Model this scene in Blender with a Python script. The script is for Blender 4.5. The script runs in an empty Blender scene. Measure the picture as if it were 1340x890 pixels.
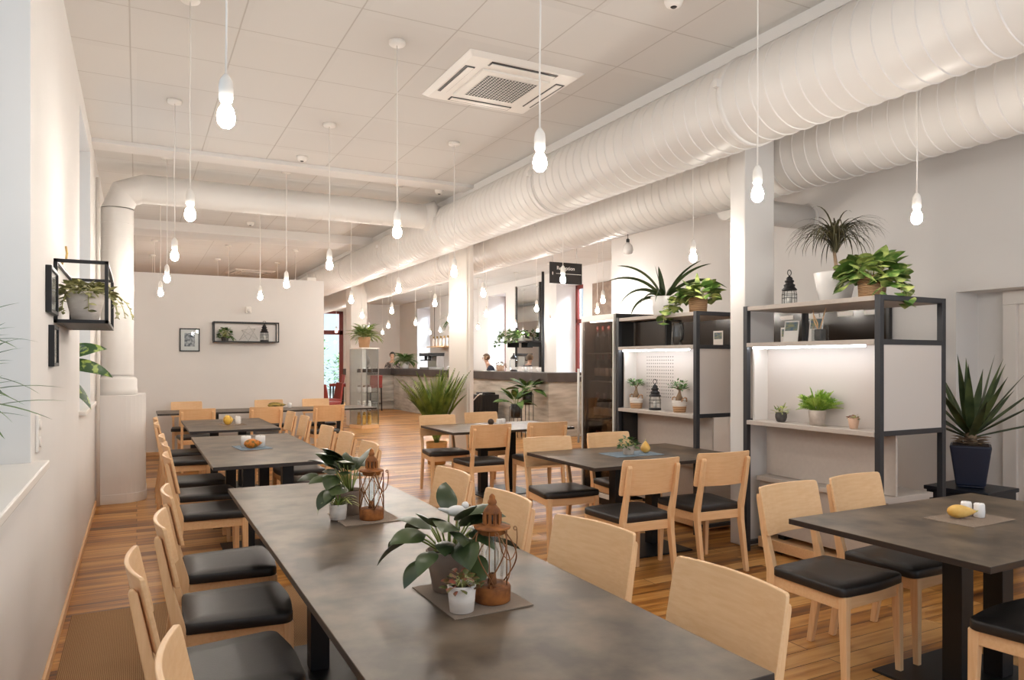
import bpy, math, random
from mathutils import Vector, Matrix
PI = math.pi
WORLD, EXPO, BULB, DAY = 0.8, 0.78, 172.0, 1500.0
scene = bpy.context.scene
COL = scene.collection
R = math.radians

# ------------------------------------------------------------------ materials
def lin(c):
    c = c / 255.0
    return c / 12.92 if c <= 0.04045 else ((c + 0.055) / 1.055) ** 2.4
def rgb(c):
    return (lin(c[0]), lin(c[1]), lin(c[2]), 1.0)
class NT:
    def __init__(s, name):
        s.m = bpy.data.materials.new(name); s.m.use_nodes = True
        s.t = s.m.node_tree; s.t.nodes.clear()
        s.out = s.n('ShaderNodeOutputMaterial')
    def n(s, typ, **kw):
        x = s.t.nodes.new(typ)
        for k, v in kw.items():
            if k.startswith('i_'):
                x.inputs[k[2:].replace('_', ' ')].default_value = v
            else: setattr(x, k, v)
        return x
    def l(s, a, b): s.t.links.new(a, b)
    def bsdf(s, rough=0.5, metal=0.0, col=None, spec=0.5):
        b = s.n('ShaderNodeBsdfPrincipled')
        b.inputs['Roughness'].default_value = rough
        b.inputs['Metallic'].default_value = metal
        b.inputs['Specular IOR Level'].default_value = spec
        if col: b.inputs['Base Color'].default_value = rgb(col)
        s.l(b.outputs[0], s.out.inputs[0]); return b
def ramp(t, stops):
    r = t.n('ShaderNodeValToRGB'); e = r.color_ramp.elements
    while len(e) < len(stops): e.new(0.5)
    for i, (p, c) in enumerate(stops):
        e[i].position = p; e[i].color = rgb(c)
    return r
def pbr(name, col, rough=0.5, metal=0.0, col2=None, scale=8.0, stretch=(1, 1, 1), bump=0.0, bscale=None, spec=0.5, detail=4.0, lo=0.35, hi=0.65):
    t = NT(name); b = t.bsdf(rough, metal, col, spec)
    if col2 or bump:
        tc = t.n('ShaderNodeTexCoord'); mp = t.n('ShaderNodeMapping')
        mp.inputs['Scale'].default_value = stretch
        t.l(tc.outputs['Object'], mp.inputs['Vector'])
        nz = t.n('ShaderNodeTexNoise'); nz.inputs['Scale'].default_value = scale; nz.inputs['Detail'].default_value = detail
        t.l(mp.outputs[0], nz.inputs['Vector'])
        if col2:
            r = ramp(t, [(lo, col), (hi, col2)])
            t.l(nz.outputs['Fac'], r.inputs[0]); t.l(r.outputs[0], b.inputs['Base Color'])
        if bump:
            if bscale:
                nz = t.n('ShaderNodeTexNoise'); nz.inputs['Scale'].default_value = bscale
                t.l(mp.outputs[0], nz.inputs['Vector'])
            bp = t.n('ShaderNodeBump'); bp.inputs['Strength'].default_value = bump; bp.inputs['Distance'].default_value = 0.01
            t.l(nz.outputs['Fac'], bp.inputs['Height']); t.l(bp.outputs[0], b.inputs['Normal'])
    return t.m
def emit(name, col, strength):
    t = NT(name); e = t.n('ShaderNodeEmission'); e.inputs[0].default_value = rgb(col); e.inputs[1].default_value = strength
    t.l(e.outputs[0], t.out.inputs[0]); return t.m
def glass(name, tint=(250, 252, 252), refl=0.12, rough=0.02):
    t = NT(name)
    tr = t.n('ShaderNodeBsdfTransparent'); tr.inputs[0].default_value = rgb(tint)
    gl = t.n('ShaderNodeBsdfGlossy'); gl.inputs['Roughness'].default_value = rough
    lw = t.n('ShaderNodeLayerWeight'); lw.inputs['Blend'].default_value = 0.25
    mu = t.n('ShaderNodeMath', operation='MULTIPLY_ADD'); mu.inputs[1].default_value = 0.4; mu.inputs[2].default_value = refl * 0.25
    t.l(lw.outputs['Fresnel'], mu.inputs[0])
    mx = t.n('ShaderNodeMixShader'); t.l(mu.outputs[0], mx.inputs[0]); t.l(tr.outputs[0], mx.inputs[1]); t.l(gl.outputs[0], mx.inputs[2])
    t.l(mx.outputs[0], t.out.inputs[0]); return t.m
def leafmat(name, c1, c2, rough=0.4, scale=6.0, lo=0.4, hi=0.6):
    t = NT(name); b = t.bsdf(rough, 0, c1, 0.4)
    tc = t.n('ShaderNodeTexCoord'); nz = t.n('ShaderNodeTexNoise'); nz.inputs['Scale'].default_value = scale; nz.inputs['Detail'].default_value = 2
    t.l(tc.outputs['Object'], nz.inputs['Vector'])
    r = ramp(t, [(lo, c1), (hi, c2)]); t.l(nz.outputs['Fac'], r.inputs[0]); t.l(r.outputs[0], b.inputs['Base Color'])
    b.inputs['Subsurface Weight'].default_value = 0.0
    return t.m

def ceiling_mat():
    t = NT('ceiling_tiles'); b = t.bsdf(0.85, 0, (220, 214, 207), 0.2)
    g = t.n('ShaderNodeNewGeometry'); sx = t.n('ShaderNodeSeparateXYZ'); t.l(g.outputs['Position'], sx.inputs[0])
    masks = []
    for ax, off in ((0, -0.04), (1, 4.93)):
        a = t.n('ShaderNodeMath', operation='SUBTRACT'); a.inputs[1].default_value = off; t.l(sx.outputs[ax], a.inputs[0])
        d = t.n('ShaderNodeMath', operation='DIVIDE'); d.inputs[1].default_value = 0.627; t.l(a.outputs[0], d.inputs[0])
        w = t.n('ShaderNodeMath', operation='WRAP'); w.inputs[1].default_value = 0.5; w.inputs[2].default_value = -0.5; t.l(d.outputs[0], w.inputs[0])
        ab = t.n('ShaderNodeMath', operation='ABSOLUTE'); t.l(w.outputs[0], ab.inputs[0])
        lt = t.n('ShaderNodeMapRange'); lt.inputs['From Min'].default_value = 0.003; lt.inputs['From Max'].default_value = 0.010
        lt.inputs['To Min'].default_value = 1; lt.inputs['To Max'].default_value = 0
        t.l(ab.outputs[0], lt.inputs['Value']); masks.append(lt)
    mx = t.n('ShaderNodeMath', operation='MAXIMUM'); t.l(masks[0].outputs[0], mx.inputs[0]); t.l(masks[1].outputs[0], mx.inputs[1])
    fl = t.n('ShaderNodeVectorMath', operation='SNAP'); fl.inputs[1].default_value = (0.627, 0.627, 10)
    t.l(g.outputs['Position'], fl.inputs[0])
    wn = t.n('ShaderNodeTexWhiteNoise'); t.l(fl.outputs[0], wn.inputs['Vector'])
    r0 = ramp(t, [(0.0, (212, 209, 205)), (1.0, (216, 213, 209))]); t.l(wn.outputs['Value'], r0.inputs[0])
    m = t.n('ShaderNodeMix', data_type='RGBA'); t.l(mx.outputs[0], m.inputs['Factor'])
    t.l(r0.outputs[0], m.inputs[6]); m.inputs[7].default_value = rgb((188, 182, 176))
    t.l(m.outputs[2], b.inputs['Base Color'])
    bp = t.n('ShaderNodeBump', invert=True); bp.inputs['Strength'].default_value = 0.3; bp.inputs['Distance'].default_value = 0.005
    t.l(mx.outputs[0], bp.inputs['Height']); t.l(bp.outputs[0], b.inputs['Normal'])
    return t.m

def floor_mat():
    t = NT('oak_floorboards'); b = t.bsdf(0.33, 0, None, 0.45)
    tc = t.n('ShaderNodeTexCoord')
    br = t.n('ShaderNodeTexBrick'); br.offset = 0.37; br.offset_frequency = 2
    br.inputs['Color1'].default_value = (0, 0, 0, 1); br.inputs['Color2'].default_value = (1, 1, 1, 1)
    br.inputs['Mortar'].default_value = (0.5, 0.5, 0.5, 1)
    br.inputs['Scale'].default_value = 1.0; br.inputs['Mortar Size'].default_value = 0.0022
    br.inputs['Brick Width'].default_value = 1.55; br.inputs['Row Height'].default_value = 0.125; br.inputs['Bias'].default_value = 0.0
    t.l(tc.outputs['Object'], br.inputs['Vector'])
    mp = t.n('ShaderNodeMapping'); mp.inputs['Scale'].default_value = (0.7, 9.0, 1); t.l(tc.outputs['Object'], mp.inputs[0])
    n1 = t.n('ShaderNodeTexNoise'); n1.inputs['Scale'].default_value = 2.2; n1.inputs['Detail'].default_value = 6; t.l(mp.outputs[0], n1.inputs['Vector'])
    n2 = t.n('ShaderNodeTexNoise'); n2.inputs['Scale'].default_value = 1.1; n2.inputs['Detail'].default_value = 2; t.l(tc.outputs['Object'], n2.inputs['Vector'])
    a = t.n('ShaderNodeMath', operation='MULTIPLY_ADD'); a.inputs[1].default_value = 0.42; t.l(br.outputs['Color'], a.inputs[0])
    a2 = t.n('ShaderNodeMath', operation='MULTIPLY_ADD'); a2.inputs[1].default_value = 1.0; a2.inputs[2].default_value = -0.3
    t.l(n1.outputs['Fac'], a2.inputs[0]); t.l(a2.outputs[0], a.inputs[2])
    a3 = t.n('ShaderNodeMath', operation='MULTIPLY_ADD'); a3.inputs[1].default_value = 0.4; t.l(n2.outputs['Fac'], a3.inputs[0]); t.l(a.outputs[0], a3.inputs[2])
    r = ramp(t, [(0.22, (66, 38, 13)), (0.43, (130, 80, 32)), (0.60, (178, 122, 56)), (0.82, (206, 156, 92))])
    t.l(a3.outputs[0], r.inputs[0])
    m = t.n('ShaderNodeMix', data_type='RGBA'); t.l(br.outputs['Fac'], m.inputs['Factor']); t.l(r.outputs[0], m.inputs[6]); m.inputs[7].default_value = rgb((60, 36, 18))
    t.l(m.outputs[2], b.inputs['Base Color'])
    rr = t.n('ShaderNodeMapRange'); rr.inputs['To Min'].default_value = 0.24; rr.inputs['To Max'].default_value = 0.46
    t.l(n1.outputs['Fac'], rr.inputs['Value']); t.l(rr.outputs[0], b.inputs['Roughness'])
    bp = t.n('ShaderNodeBump', invert=True); bp.inputs['Strength'].default_value = 0.4; bp.inputs['Distance'].default_value = 0.003
    t.l(br.outputs['Fac'], bp.inputs['Height']); t.l(bp.outputs[0], b.inputs['Normal'])
    return t.m

def weave_mat(name, c1, c2, scale):
    t = NT(name); b = t.bsdf(0.9, 0, None, 0.1)
    tc = t.n('ShaderNodeTexCoord'); ch = t.n('ShaderNodeTexWave', wave_type='BANDS', bands_direction='X'); ch.inputs['Scale'].default_value = scale; ch.inputs['Distortion'].default_value = 1.5
    ch2 = t.n('ShaderNodeTexWave', wave_type='BANDS', bands_direction='Y'); ch2.inputs['Scale'].default_value = scale; ch2.inputs['Distortion'].default_value = 1.5
    t.l(tc.outputs['Object'], ch.inputs[0]); t.l(tc.outputs['Object'], ch2.inputs[0])
    mu = t.n('ShaderNodeMath', operation='MULTIPLY'); t.l(ch.outputs['Fac'], mu.inputs[0]); t.l(ch2.outputs['Fac'], mu.inputs[1])
    r = ramp(t, [(0.05, c1), (0.6, c2)]); t.l(mu.outputs[0], r.inputs[0]); t.l(r.outputs[0], b.inputs['Base Color'])
    bp = t.n('ShaderNodeBump'); bp.inputs['Strength'].default_value = 0.5; bp.inputs['Distance'].default_value = 0.004
    t.l(mu.outputs[0], bp.inputs['Height']); t.l(bp.outputs[0], b.inputs['Normal'])
    return t.m

def wicker_mat(name, c1, c2):
    t = NT(name); b = t.bsdf(0.75, 0, None, 0.2)
    tc = t.n('ShaderNodeTexCoord'); mp = t.n('ShaderNodeMapping'); mp.inputs['Scale'].default_value = (2, 2, 9); t.l(tc.outputs['Object'], mp.inputs[0])
    w = t.n('ShaderNodeTexWave', wave_type='BANDS', bands_direction='Z'); w.inputs['Scale'].default_value = 3.2; w.inputs['Distortion'].default_value = 4; w.inputs['Detail'].default_value = 2
    t.l(mp.outputs[0], w.inputs[0])
    r = ramp(t, [(0.1, c1), (0.7, c2)]); t.l(w.outputs['Fac'], r.inputs[0]); t.l(r.outputs[0], b.inputs['Base Color'])
    bp = t.n('ShaderNodeBump'); bp.inputs['Strength'].default_value = 0.6; bp.inputs['Distance'].default_value = 0.006
    t.l(w.outputs['Fac'], bp.inputs['Height']); t.l(bp.outputs[0], b.inputs['Normal'])
    return t.m

M = {}
M['ceiling'] = ceiling_mat()
M['floor'] = floor_mat()
M['wall'] = pbr('painted_wall', (222, 219, 216), 0.8, 0, (225, 222, 219), 1.5, spec=0.2)
M['white_paint'] = pbr('white_paint', (228, 222, 215), 0.45)
M['duct'] = pbr('white_duct_metal', (218, 215, 211), 0.42, 0, (222, 219, 215), 2.0, spec=0.4)
M['plastic'] = pbr('white_plastic', (236, 232, 226), 0.35)
M['beech'] = pbr('beech_wood', (226, 183, 136), 0.42, 0, (233, 193, 148), 6, (14, 14, 1.2), spec=0.35)
M['beech_h'] = pbr('beech_veneer', (226, 183, 136), 0.42, 0, (232, 192, 147), 6, (1.2, 14, 14), spec=0.35)
M['leather'] = pbr('black_leather', (34, 31, 30), 0.45, 0, (38, 35, 34), 30, bump=0.05, bscale=160, spec=0.5)
M['table'] = pbr('stone_laminate', (64, 52, 40), 0.38, 0, (108, 92, 74), 6.0, (1, 1, 1), bump=0.03, bscale=260, detail=12, lo=0.36, hi=0.66, spec=0.4)
M['table_edge'] = pbr('dark_laminate_edge', (46, 38, 34), 0.4)
M['black_metal'] = pbr('black_metal', (24, 23, 25), 0.42, 0.0, spec=0.4)
M['shelf_metal'] = pbr('anthracite_metal', (42, 43, 47), 0.4, 0.0, spec=0.5)
M['shelf_board'] = pbr('grey_beige_board', (184, 174, 165), 0.5, 0, (188, 178, 169), 4, (1, 8, 8))
M['bay_white'] = pbr('white_melamine', (228, 222, 216), 0.45)
M['dark_board'] = pbr('dark_board', (30, 28, 28), 0.3)
M['dark_glass'] = pbr('dark_glass', (44, 36, 30), 0.12, spec=0.5)
M['navy'] = pbr('navy_glaze', (26, 32, 52), 0.45)
M['navy_box'] = pbr('dark_blue_box', (22, 26, 36), 0.45)
M['white_ceramic'] = pbr('white_ceramic', (234, 232, 230), 0.25)
M['matt_white'] = pbr('matt_white_pot', (218, 208, 198), 0.7, 0, (232, 224, 216), 12, (1, 1, 4))
M['stone_pot'] = pbr('stone_pot', (176, 162, 150), 0.8, 0, (206, 194, 182), 14, bump=0.2, bscale=60)
M['taupe_pot'] = pbr('taupe_pot', (132, 112, 98), 0.6, 0, (156, 136, 120), 8)
M['grey_pot'] = pbr('grey_pot', (66, 62, 60), 0.8, 0, (92, 88, 84), 26, bump=0.3, bscale=50)
M['terracotta'] = pbr('pale_terracotta', (206, 168, 142), 0.7, 0, (222, 190, 166), 10)
M['soil'] = pbr('soil', (44, 32, 24), 0.95, 0, (70, 52, 38), 60, bump=0.5)
M['wicker'] = wicker_mat('wicker', (150, 106, 70), (214, 176, 138))
M['wicker_white'] = wicker_mat('white_wicker', (190, 178, 166), (236, 230, 222))
M['wicker_gold'] = wicker_mat('gold_wicker', (160, 112, 60), (206, 158, 98))
M['rust'] = pbr('rusted_metal', (110, 64, 30), 0.75, 0.1, (164, 100, 46), 26, bump=0.25, bscale=60)
M['wire'] = pbr('rusted_wire', (122, 78, 46), 0.65, 0.3, (152, 104, 66), 20)
M['glass'] = glass('clear_glass')
M['pane'] = glass('window_glass', (246, 250, 252), 0.1)
M['smoke_glass'] = glass('smoked_glass', (206, 196, 188), 0.1)
M['alu'] = pbr('brushed_aluminium', (216, 214, 209), 0.35, 0.0)
M['void'] = pbr('black_void', (8, 8, 8), 1.0, spec=0.0)
M['fridge_inside'] = pbr('brown_fridge_liner', (98, 80, 68), 0.5)
M['bay_grey'] = pbr('warm_grey_melamine', (203, 194, 187), 0.5)
M['steel'] = pbr('brushed_steel', (190, 188, 184), 0.3, 1.0)
M['brass'] = pbr('brass', (180, 150, 90), 0.35, 0.8)
M['mat_grey'] = weave_mat('woven_taupe_mat', (128, 112, 99), (176, 160, 145), 90)
M['mat_blue'] = weave_mat('woven_blue_mat', (120, 136, 150), (158, 172, 184), 90)
M['rug'] = weave_mat('sisal_rug', (134, 102, 72), (190, 154, 116), 38)
M['concrete'] = pbr('board_marked_concrete', (158, 152, 141), 0.8, 0, (200, 194, 183), 1.6, (1, 1, 6), detail=8)
M['bar_top'] = pbr('dark_bar_top', (62, 54, 50), 0.45, 0, (82, 74, 70), 2)
M['red_leather'] = pbr('oxblood_leather', (152, 62, 54), 0.45)
M['red_paint'] = pbr('red_window_paint', (128, 52, 44), 0.5)
M['dark_wood'] = pbr('dark_stained_wood', (38, 26, 24), 0.5)
M['paper'] = pbr('white_paper', (236, 232, 226), 0.8)
M['print'] = pbr('grey_print', (40, 40, 42), 0.7, 0, (190, 188, 186), 18, detail=6, lo=0.4, hi=0.6)
M['photo'] = pbr('colour_photo', (70, 96, 120), 0.6, 0, (150, 150, 110), 22, (1, 1, 3))
M['mirror'] = pbr('mirror', (235, 238, 238), 0.02, 1.0)
M['gourd_yellow'] = pbr('yellow_gourd', (214, 158, 60), 0.45, 0, (236, 206, 130), 9, (1, 1, 1))
M['gourd_orange'] = pbr('mottled_orange_gourd', (206, 122, 34), 0.5, 0, (112, 92, 36), 34, bump=0.5, bscale=26, lo=0.5, hi=0.62)
M['gourd_green'] = pbr('striped_green_gourd', (82, 72, 34), 0.45, 0, (178, 150, 62), 12, (1, 5, 5))
M['gourd_stripe'] = pbr('striped_yellow_gourd', (236, 190, 76), 0.45, 0, (168, 118, 30), 5, (9, 9, 0.6), lo=0.52, hi=0.6)
M['dark_ball'] = pbr('dark_cone', (52, 40, 34), 0.8, 0, (84, 68, 56), 40, bump=0.6)
M['bottle'] = pbr('dark_bottle_glass', (28, 22, 20), 0.12, spec=0.6)
M['capsule'] = pbr('red_capsule', (132, 52, 42), 0.4)
M['bulb'] = emit('lit_bulb', (255, 246, 234), BULB)
M['bulb_bar'] = emit('lit_bar_bulb', (255, 248, 240), BULB * 1.9)
M['bulb_off'] = pbr('opal_glass', (230, 226, 222), 0.2)
M['led'] = emit('led_strip', (246, 250, 255), 13.0)
M['led_soft'] = emit('led_strip_soft', (250, 250, 255), 40.0)
M['skin'] = pbr('skin', (206, 160, 134), 0.55)
M['hair'] = pbr('dark_hair', (44, 30, 24), 0.6)
M['hair_fair'] = pbr('fair_hair', (112, 86, 62), 0.6)
M['shirt_pattern'] = pbr('patterned_blouse', (70, 58, 56), 0.8, 0, (170, 160, 152), 22, lo=0.45, hi=0.55)
M['shirt_dark'] = pbr('dark_blue_shirt', (36, 42, 62), 0.8)
M['trousers'] = pbr('black_trousers', (26, 26, 30), 0.8)
M['bark'] = pbr('bark', (120, 96, 74), 0.85, 0, (160, 136, 110), 12, bump=0.3)
M['stem'] = pbr('green_stem', (120, 132, 66), 0.5)
M['stem_pale'] = pbr('pale_stem', (186, 184, 120), 0.5)
M['leaf_philo'] = leafmat('philodendron_leaf', (48, 60, 34), (74, 86, 50), 0.33)
M['leaf_var'] = leafmat('variegated_leaf', (90, 116, 48), (186, 190, 112), 0.4, 26)
M['leaf_pothos'] = leafmat('pothos_leaf', (78, 108, 48), (188, 198, 118), 0.4, 11, 0.46, 0.68)
M['leaf_strap'] = leafmat('dark_strap_leaf', (48, 62, 34), (66, 82, 48), 0.4)
M['leaf_drac'] = leafmat('dracaena_leaf', (58, 54, 38), (88, 84, 58), 0.45)
M['leaf_agave'] = leafmat('agave_leaf', (52, 68, 42), (84, 98, 60), 0.45)
M['leaf_palm'] = leafmat('palm_leaf', (74, 98, 36), (140, 158, 72), 0.5)
M['leaf_grass'] = leafmat('bright_grass_leaf', (110, 150, 46), (176, 202, 92), 0.5, 20)
M['leaf_bonsai'] = leafmat('bonsai_leaf', (56, 96, 44), (110, 150, 84), 0.4, 20)
M['leaf_fern'] = leafmat('fern_leaf', (104, 132, 62), (164, 182, 108), 0.5, 12)
M['leaf_ivy'] = leafmat('ivy_leaf', (108, 110, 62), (176, 172, 122), 0.5, 20)
M['leaf_green'] = leafmat('green_leaf', (54, 84, 40), (96, 124, 64), 0.45, 12)
M['leaf_dieff'] = leafmat('dieffenbachia_leaf', (40, 74, 30), (150, 170, 84), 0.4, 18, 0.5, 0.6)
M['leaf_red'] = leafmat('red_green_leaf', (96, 100, 52), (150, 84, 66), 0.45, 40)
M['leaf_out'] = leafmat('garden_leaf', (52, 104, 44), (110, 160, 80), 0.6, 4)

# ------------------------------------------------------------------ mesh builder
class MB:
    def __init__(s): s.v = []; s.f = []; s.mi = []; s.sm = []
    def add(s, vs, fs, mi=0, sm=False):
        o = len(s.v); s.v += [tuple(p) for p in vs]
        for f in fs:
            s.f.append(tuple(i + o for i in f)); s.mi.append(mi); s.sm.append(sm)
        return s
    def hexa(s, p, mi=0):
        return s.add(p, [(0, 3, 2, 1), (4, 5, 6, 7), (0, 1, 5, 4), (1, 2, 6, 5), (2, 3, 7, 6), (3, 0, 4, 7)], mi)
    def box(s, x0, y0, z0, x1, y1, z1, mi=0):
        return s.hexa([(x0, y0, z0), (x1, y0, z0), (x1, y1, z0), (x0, y1, z0), (x0, y0, z1), (x1, y0, z1), (x1, y1, z1), (x0, y1, z1)], mi)
    def cbox(s, cx, cy, cz, sx, sy, sz, mi=0):
        return s.box(cx - sx / 2, cy - sy / 2, cz - sz / 2, cx + sx / 2, cy + sy / 2, cz + sz / 2, mi)
    def frus(s, c0, s0, c1, s1, mi=0):
        p = []
        for c, q in ((c0, s0), (c1, s1)):
            for a, b in ((-1, -1), (1, -1), (1, 1), (-1, 1)):
                p.append((c[0] + a * q[0] / 2, c[1] + b * q[1] / 2, c[2]))
        return s.hexa(p, mi)
    def prism(s, prof, x0, x1, mi=0):
        n = len(prof)
        vs = [(x0, a, b) for a, b in prof] + [(x1, a, b) for a, b in prof]
        fs = [tuple(range(n)), tuple(range(2 * n - 1, n - 1, -1))]
        for i in range(n):
            j = (i + 1) % n; fs.append((i, i + n, j + n, j))
        return s.add(vs, fs, mi)
    def lathe(s, prof, n=24, c=(0, 0, 0), mi=0, sm=True, mat=None):
        vs = []; fs = []
        for r, z in prof:
            for k in range(n):
                a = 2 * PI * k / n
                p = Vector((r * math.cos(a), r * math.sin(a), z))
                if mat: p = mat @ p
                vs.append((p.x + c[0], p.y + c[1], p.z + c[2]))
        for i in range(len(prof) - 1):
            for k in range(n):
                k2 = (k + 1) % n
                fs.append((i * n + k, i * n + k2, (i + 1) * n + k2, (i + 1) * n + k))
        s.add(vs, fs, mi, sm)
        b = len(s.v) - len(vs)
        for idx, rev in ((0, True), (len(prof) - 1, False)):
            if prof[idx][0] > 1e-5:
                ring = [b + idx * n + k for k in range(n)]
                s.f.append(tuple(reversed(ring)) if rev else tuple(ring)); s.mi.append(mi); s.sm.append(False)
        return s
    def ball(s, c, r, n=16, m=10, mi=0, sc=(1, 1, 1)):
        prof = [(max(1e-6, math.sin(PI * i / m)) * r, -math.cos(PI * i / m) * r) for i in range(m + 1)]
        return s.lathe(prof, n, c, mi, True, Matrix.Diagonal((sc[0], sc[1], sc[2])))
    def tube(s, pts, r, n=8, mi=0, closed=False, sm=True):
        pts = [Vector(p) for p in pts]; m = len(pts)
        rs = r if isinstance(r, (list, tuple)) else [r] * m
        vs = []; fs = []; up = None
        for i in range(m):
            if closed: d = pts[(i + 1) % m] - pts[i - 1]
            else: d = pts[min(i + 1, m - 1)] - pts[max(i - 1, 0)]
            d.normalize()
            if up is None:
                up = Vector((0, 0, 1)) if abs(d.z) < 0.9 else Vector((1, 0, 0))
            x = d.cross(up)
            if x.length < 1e-4: x = d.orthogonal()
            x.normalize(); y = x.cross(d); up = y
            for k in range(n):
                a = 2 * PI * k / n
                vs.append(pts[i] + (x * math.cos(a) + y * math.sin(a)) * rs[i])
        for i in range(m if closed else m - 1):
            i2 = (i + 1) % m
            for k in range(n):
                k2 = (k + 1) % n
                fs.append((i * n + k, i2 * n + k, i2 * n + k2, i * n + k2))
        if not closed:
            fs.append(tuple(range(n))); fs.append(tuple(range(m * n - 1, (m - 1) * n - 1, -1)))
        return s.add(vs, fs, mi, sm)
    def bar(s, a, b, w, h=None, mi=0):
        a = Vector(a); b = Vector(b); h = h or w
        d = (b - a).normalized(); up = Vector((0, 0, 1)) if abs(d.z) < 0.95 else Vector((0, 1, 0))
        x = d.cross(up).normalized() * w / 2; y = x.normalized().cross(d) * h / 2
        p = [a - x - y, a + x - y, a + x + y, a - x + y, b - x - y, b + x - y, b + x + y, b - x + y]
        return s.hexa(p, mi)
    def leaf(s, base, az, el, L, W, droop=0.6, shape='ovate', fold=0.25, seg=6, mi=0, roll=0.0):
        p = Vector(base); ds = L / seg; rows = []
        for i in range(seg + 1):
            t = i / seg
            e = el - droop * t
            d = Vector((math.cos(e) * math.cos(az), math.cos(e) * math.sin(az), math.sin(e)))
            side = Vector((-math.sin(az), math.cos(az), 0)); nor = d.cross(side) * -1
            if roll:
                q = Matrix.Rotation(roll, 3, d); side = q @ side; nor = q @ nor
            if shape == 'ovate': w = math.sin(PI * min(1, t ** 0.72)) ** 0.8 if 0 < t < 1 else 0.02
            elif shape == 'heart': w = (math.sin(PI * (t * 0.9 + 0.1) ** 0.62)) ** 0.75 if t < 1 else 0.02
            elif shape == 'lance': w = math.sin(PI * min(1, (t * 0.96 + 0.04) ** 0.8)) ** 0.9 if t < 1 else 0.02
            elif shape == 'agave': w = (0.62 + 0.38 * math.sin(PI * min(1, t * 1.1))) * (1 - t ** 2.6) + 0.015
            else: w = min(1, 0.45 + t * 3) * (1 - t ** 2.2) ** 0.7 + 0.03
            w *= W / 2
            rows.append((p - side * w + nor * fold * w, p.copy(), p + side * w + nor * fold * w))
            p = p + d * ds
        vs = [q for r_ in rows for q in r_]; fs = []
        for i in range(seg):
            a = i * 3
            fs += [(a, a + 1, a + 4, a + 3), (a + 1, a + 2, a + 5, a + 4)]
        return s.add(vs, fs, mi, True)
    def build(s, name, mats, parent=None, loc=(0, 0, 0), rotz=0.0, bevel=0.0, seg=2):
        me = bpy.data.meshes.new(name)
        me.from_pydata(s.v, [], s.f)
        if not isinstance(mats, (list, tuple)): mats = [mats]
        for m in mats: me.materials.append(M[m] if isinstance(m, str) else m)
        me.polygons.foreach_set('material_index', s.mi)
        me.polygons.foreach_set('use_smooth', s.sm)
        me.update()
        o = bpy.data.objects.new(name, me); COL.objects.link(o)
        o.location = loc; o.rotation_euler = (0, 0, rotz)
        if parent: o.parent = parent
        if bevel:
            b = o.modifiers.new('edge', 'BEVEL'); b.width = bevel; b.segments = seg; b.limit_method = 'ANGLE'; b.angle_limit = R(40)
        return o

def thing(name, label, cat, loc=(0, 0, 0), rotz=0.0, group=None):
    o = bpy.data.objects.new(name, None); COL.objects.link(o)
    o.empty_display_size = 0.1
    o.location = loc; o.rotation_euler = (0, 0, rotz); o['label'] = label; o['category'] = cat
    if group: o['group'] = group
    return o
def tag(o, label, cat, group=None):
    o['label'] = label; o['category'] = cat
    if group: o['group'] = group
    return o
def struct(name, mb, mat, bevel=0.0, parent=None):
    o = mb.build(name, mat, parent, bevel=bevel)
    if not parent: o['kind'] = 'structure'
    return o
def dup(root, loc, rotz, label=None, group=None):
    kids = list(root.children)
    r = root.copy(); COL.objects.link(r); r.location = loc; r.rotation_euler = (0, 0, rotz)
    if label: r['label'] = label
    if group: r['group'] = group
    for ch in kids:
        c = ch.copy(); COL.objects.link(c); c.parent = r
        for g in list(ch.children):
            d = g.copy(); COL.objects.link(d); d.parent = c
    return r
# ------------------------------------------------------------------ room shell
XW = -0.385; ZC = 3.64
m = MB(); m.box(-1.0, -1.2, -0.1, 9.8, 26.6, 0.0); struct('floor', m, 'floor')
m = MB(); m.box(-1.0, -1.2, ZC, 9.8, 26.6, ZC + 0.15); struct('ceiling', m, 'ceiling')
X0 = -0.835
m = MB()
for y0, y1, z0, z1 in ((-1.2, 1.6, 0, ZC), (1.6, 3.52, 0, 1.05), (1.6, 3.52, 3.45, ZC), (3.52, 6.36, 0, ZC), (6.36, 7.78, 0, 1.09), (6.36, 7.78, 3.45, ZC), (7.78, 26.6, 0, ZC)):
    m.box(X0, y0, z0, XW, y1, z1)
struct('wall_left', m, 'wall')
def left_window(name, y0, y1, z0, z1):
    f = MB(); x = -0.72; w = 0.06
    f.box(x - 0.05, y0, z0, x, y0 + w, z1); f.box(x - 0.05, y1 - w, z0, x, y1, z1)
    f.box(x - 0.05, y0, z0, x, y1, z0 + w); f.box(x - 0.05, y0, z1 - w, x, y1, z1)
    ym = (y0 + y1) / 2; f.box(x - 0.05, ym - 0.04, z0, x, ym + 0.04, z1); f.box(x - 0.05, y0, 2.6, x, y1, 2.67)
    o = struct(name, f, 'white_paint', 0.004)
    g = MB(); g.box(x - 0.03, y0 + 0.02, z0 + 0.02, x - 0.024, y1 - 0.02, z1 - 0.02); g.build('window_pane', 'pane', o)
left_window('window_1', 1.6, 3.52, 1.05, 3.45)
left_window('window_2', 6.36, 7.78, 1.09, 3.45)
m = MB(); m.box(-0.72, 1.55, 1.05, -0.325, 3.60, 1.085); struct('trim_1', m, 'white_paint', 0.006)
m = MB(); m.box(-0.72, 6.30, 1.09, -0.335, 7.84, 1.125); struct('trim_2', m, 'white_paint', 0.006)
m = MB(); m.box(XW, -1.2, 0, XW + 0.016, 8.64, 0.055); struct('baseboard_left', m, 'beech_h', 0.004)
# partition at the back of the dining room
m = MB(); m.box(XW, 12.8, 0, 2.92, 13.0, 2.91); struct('wall_back', m, 'wall')
m = MB(); m.box(XW, 12.785, 0, 2.92, 12.8, 0.06); struct('baseboard_back', m, 'beech_h', 0.003)
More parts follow.
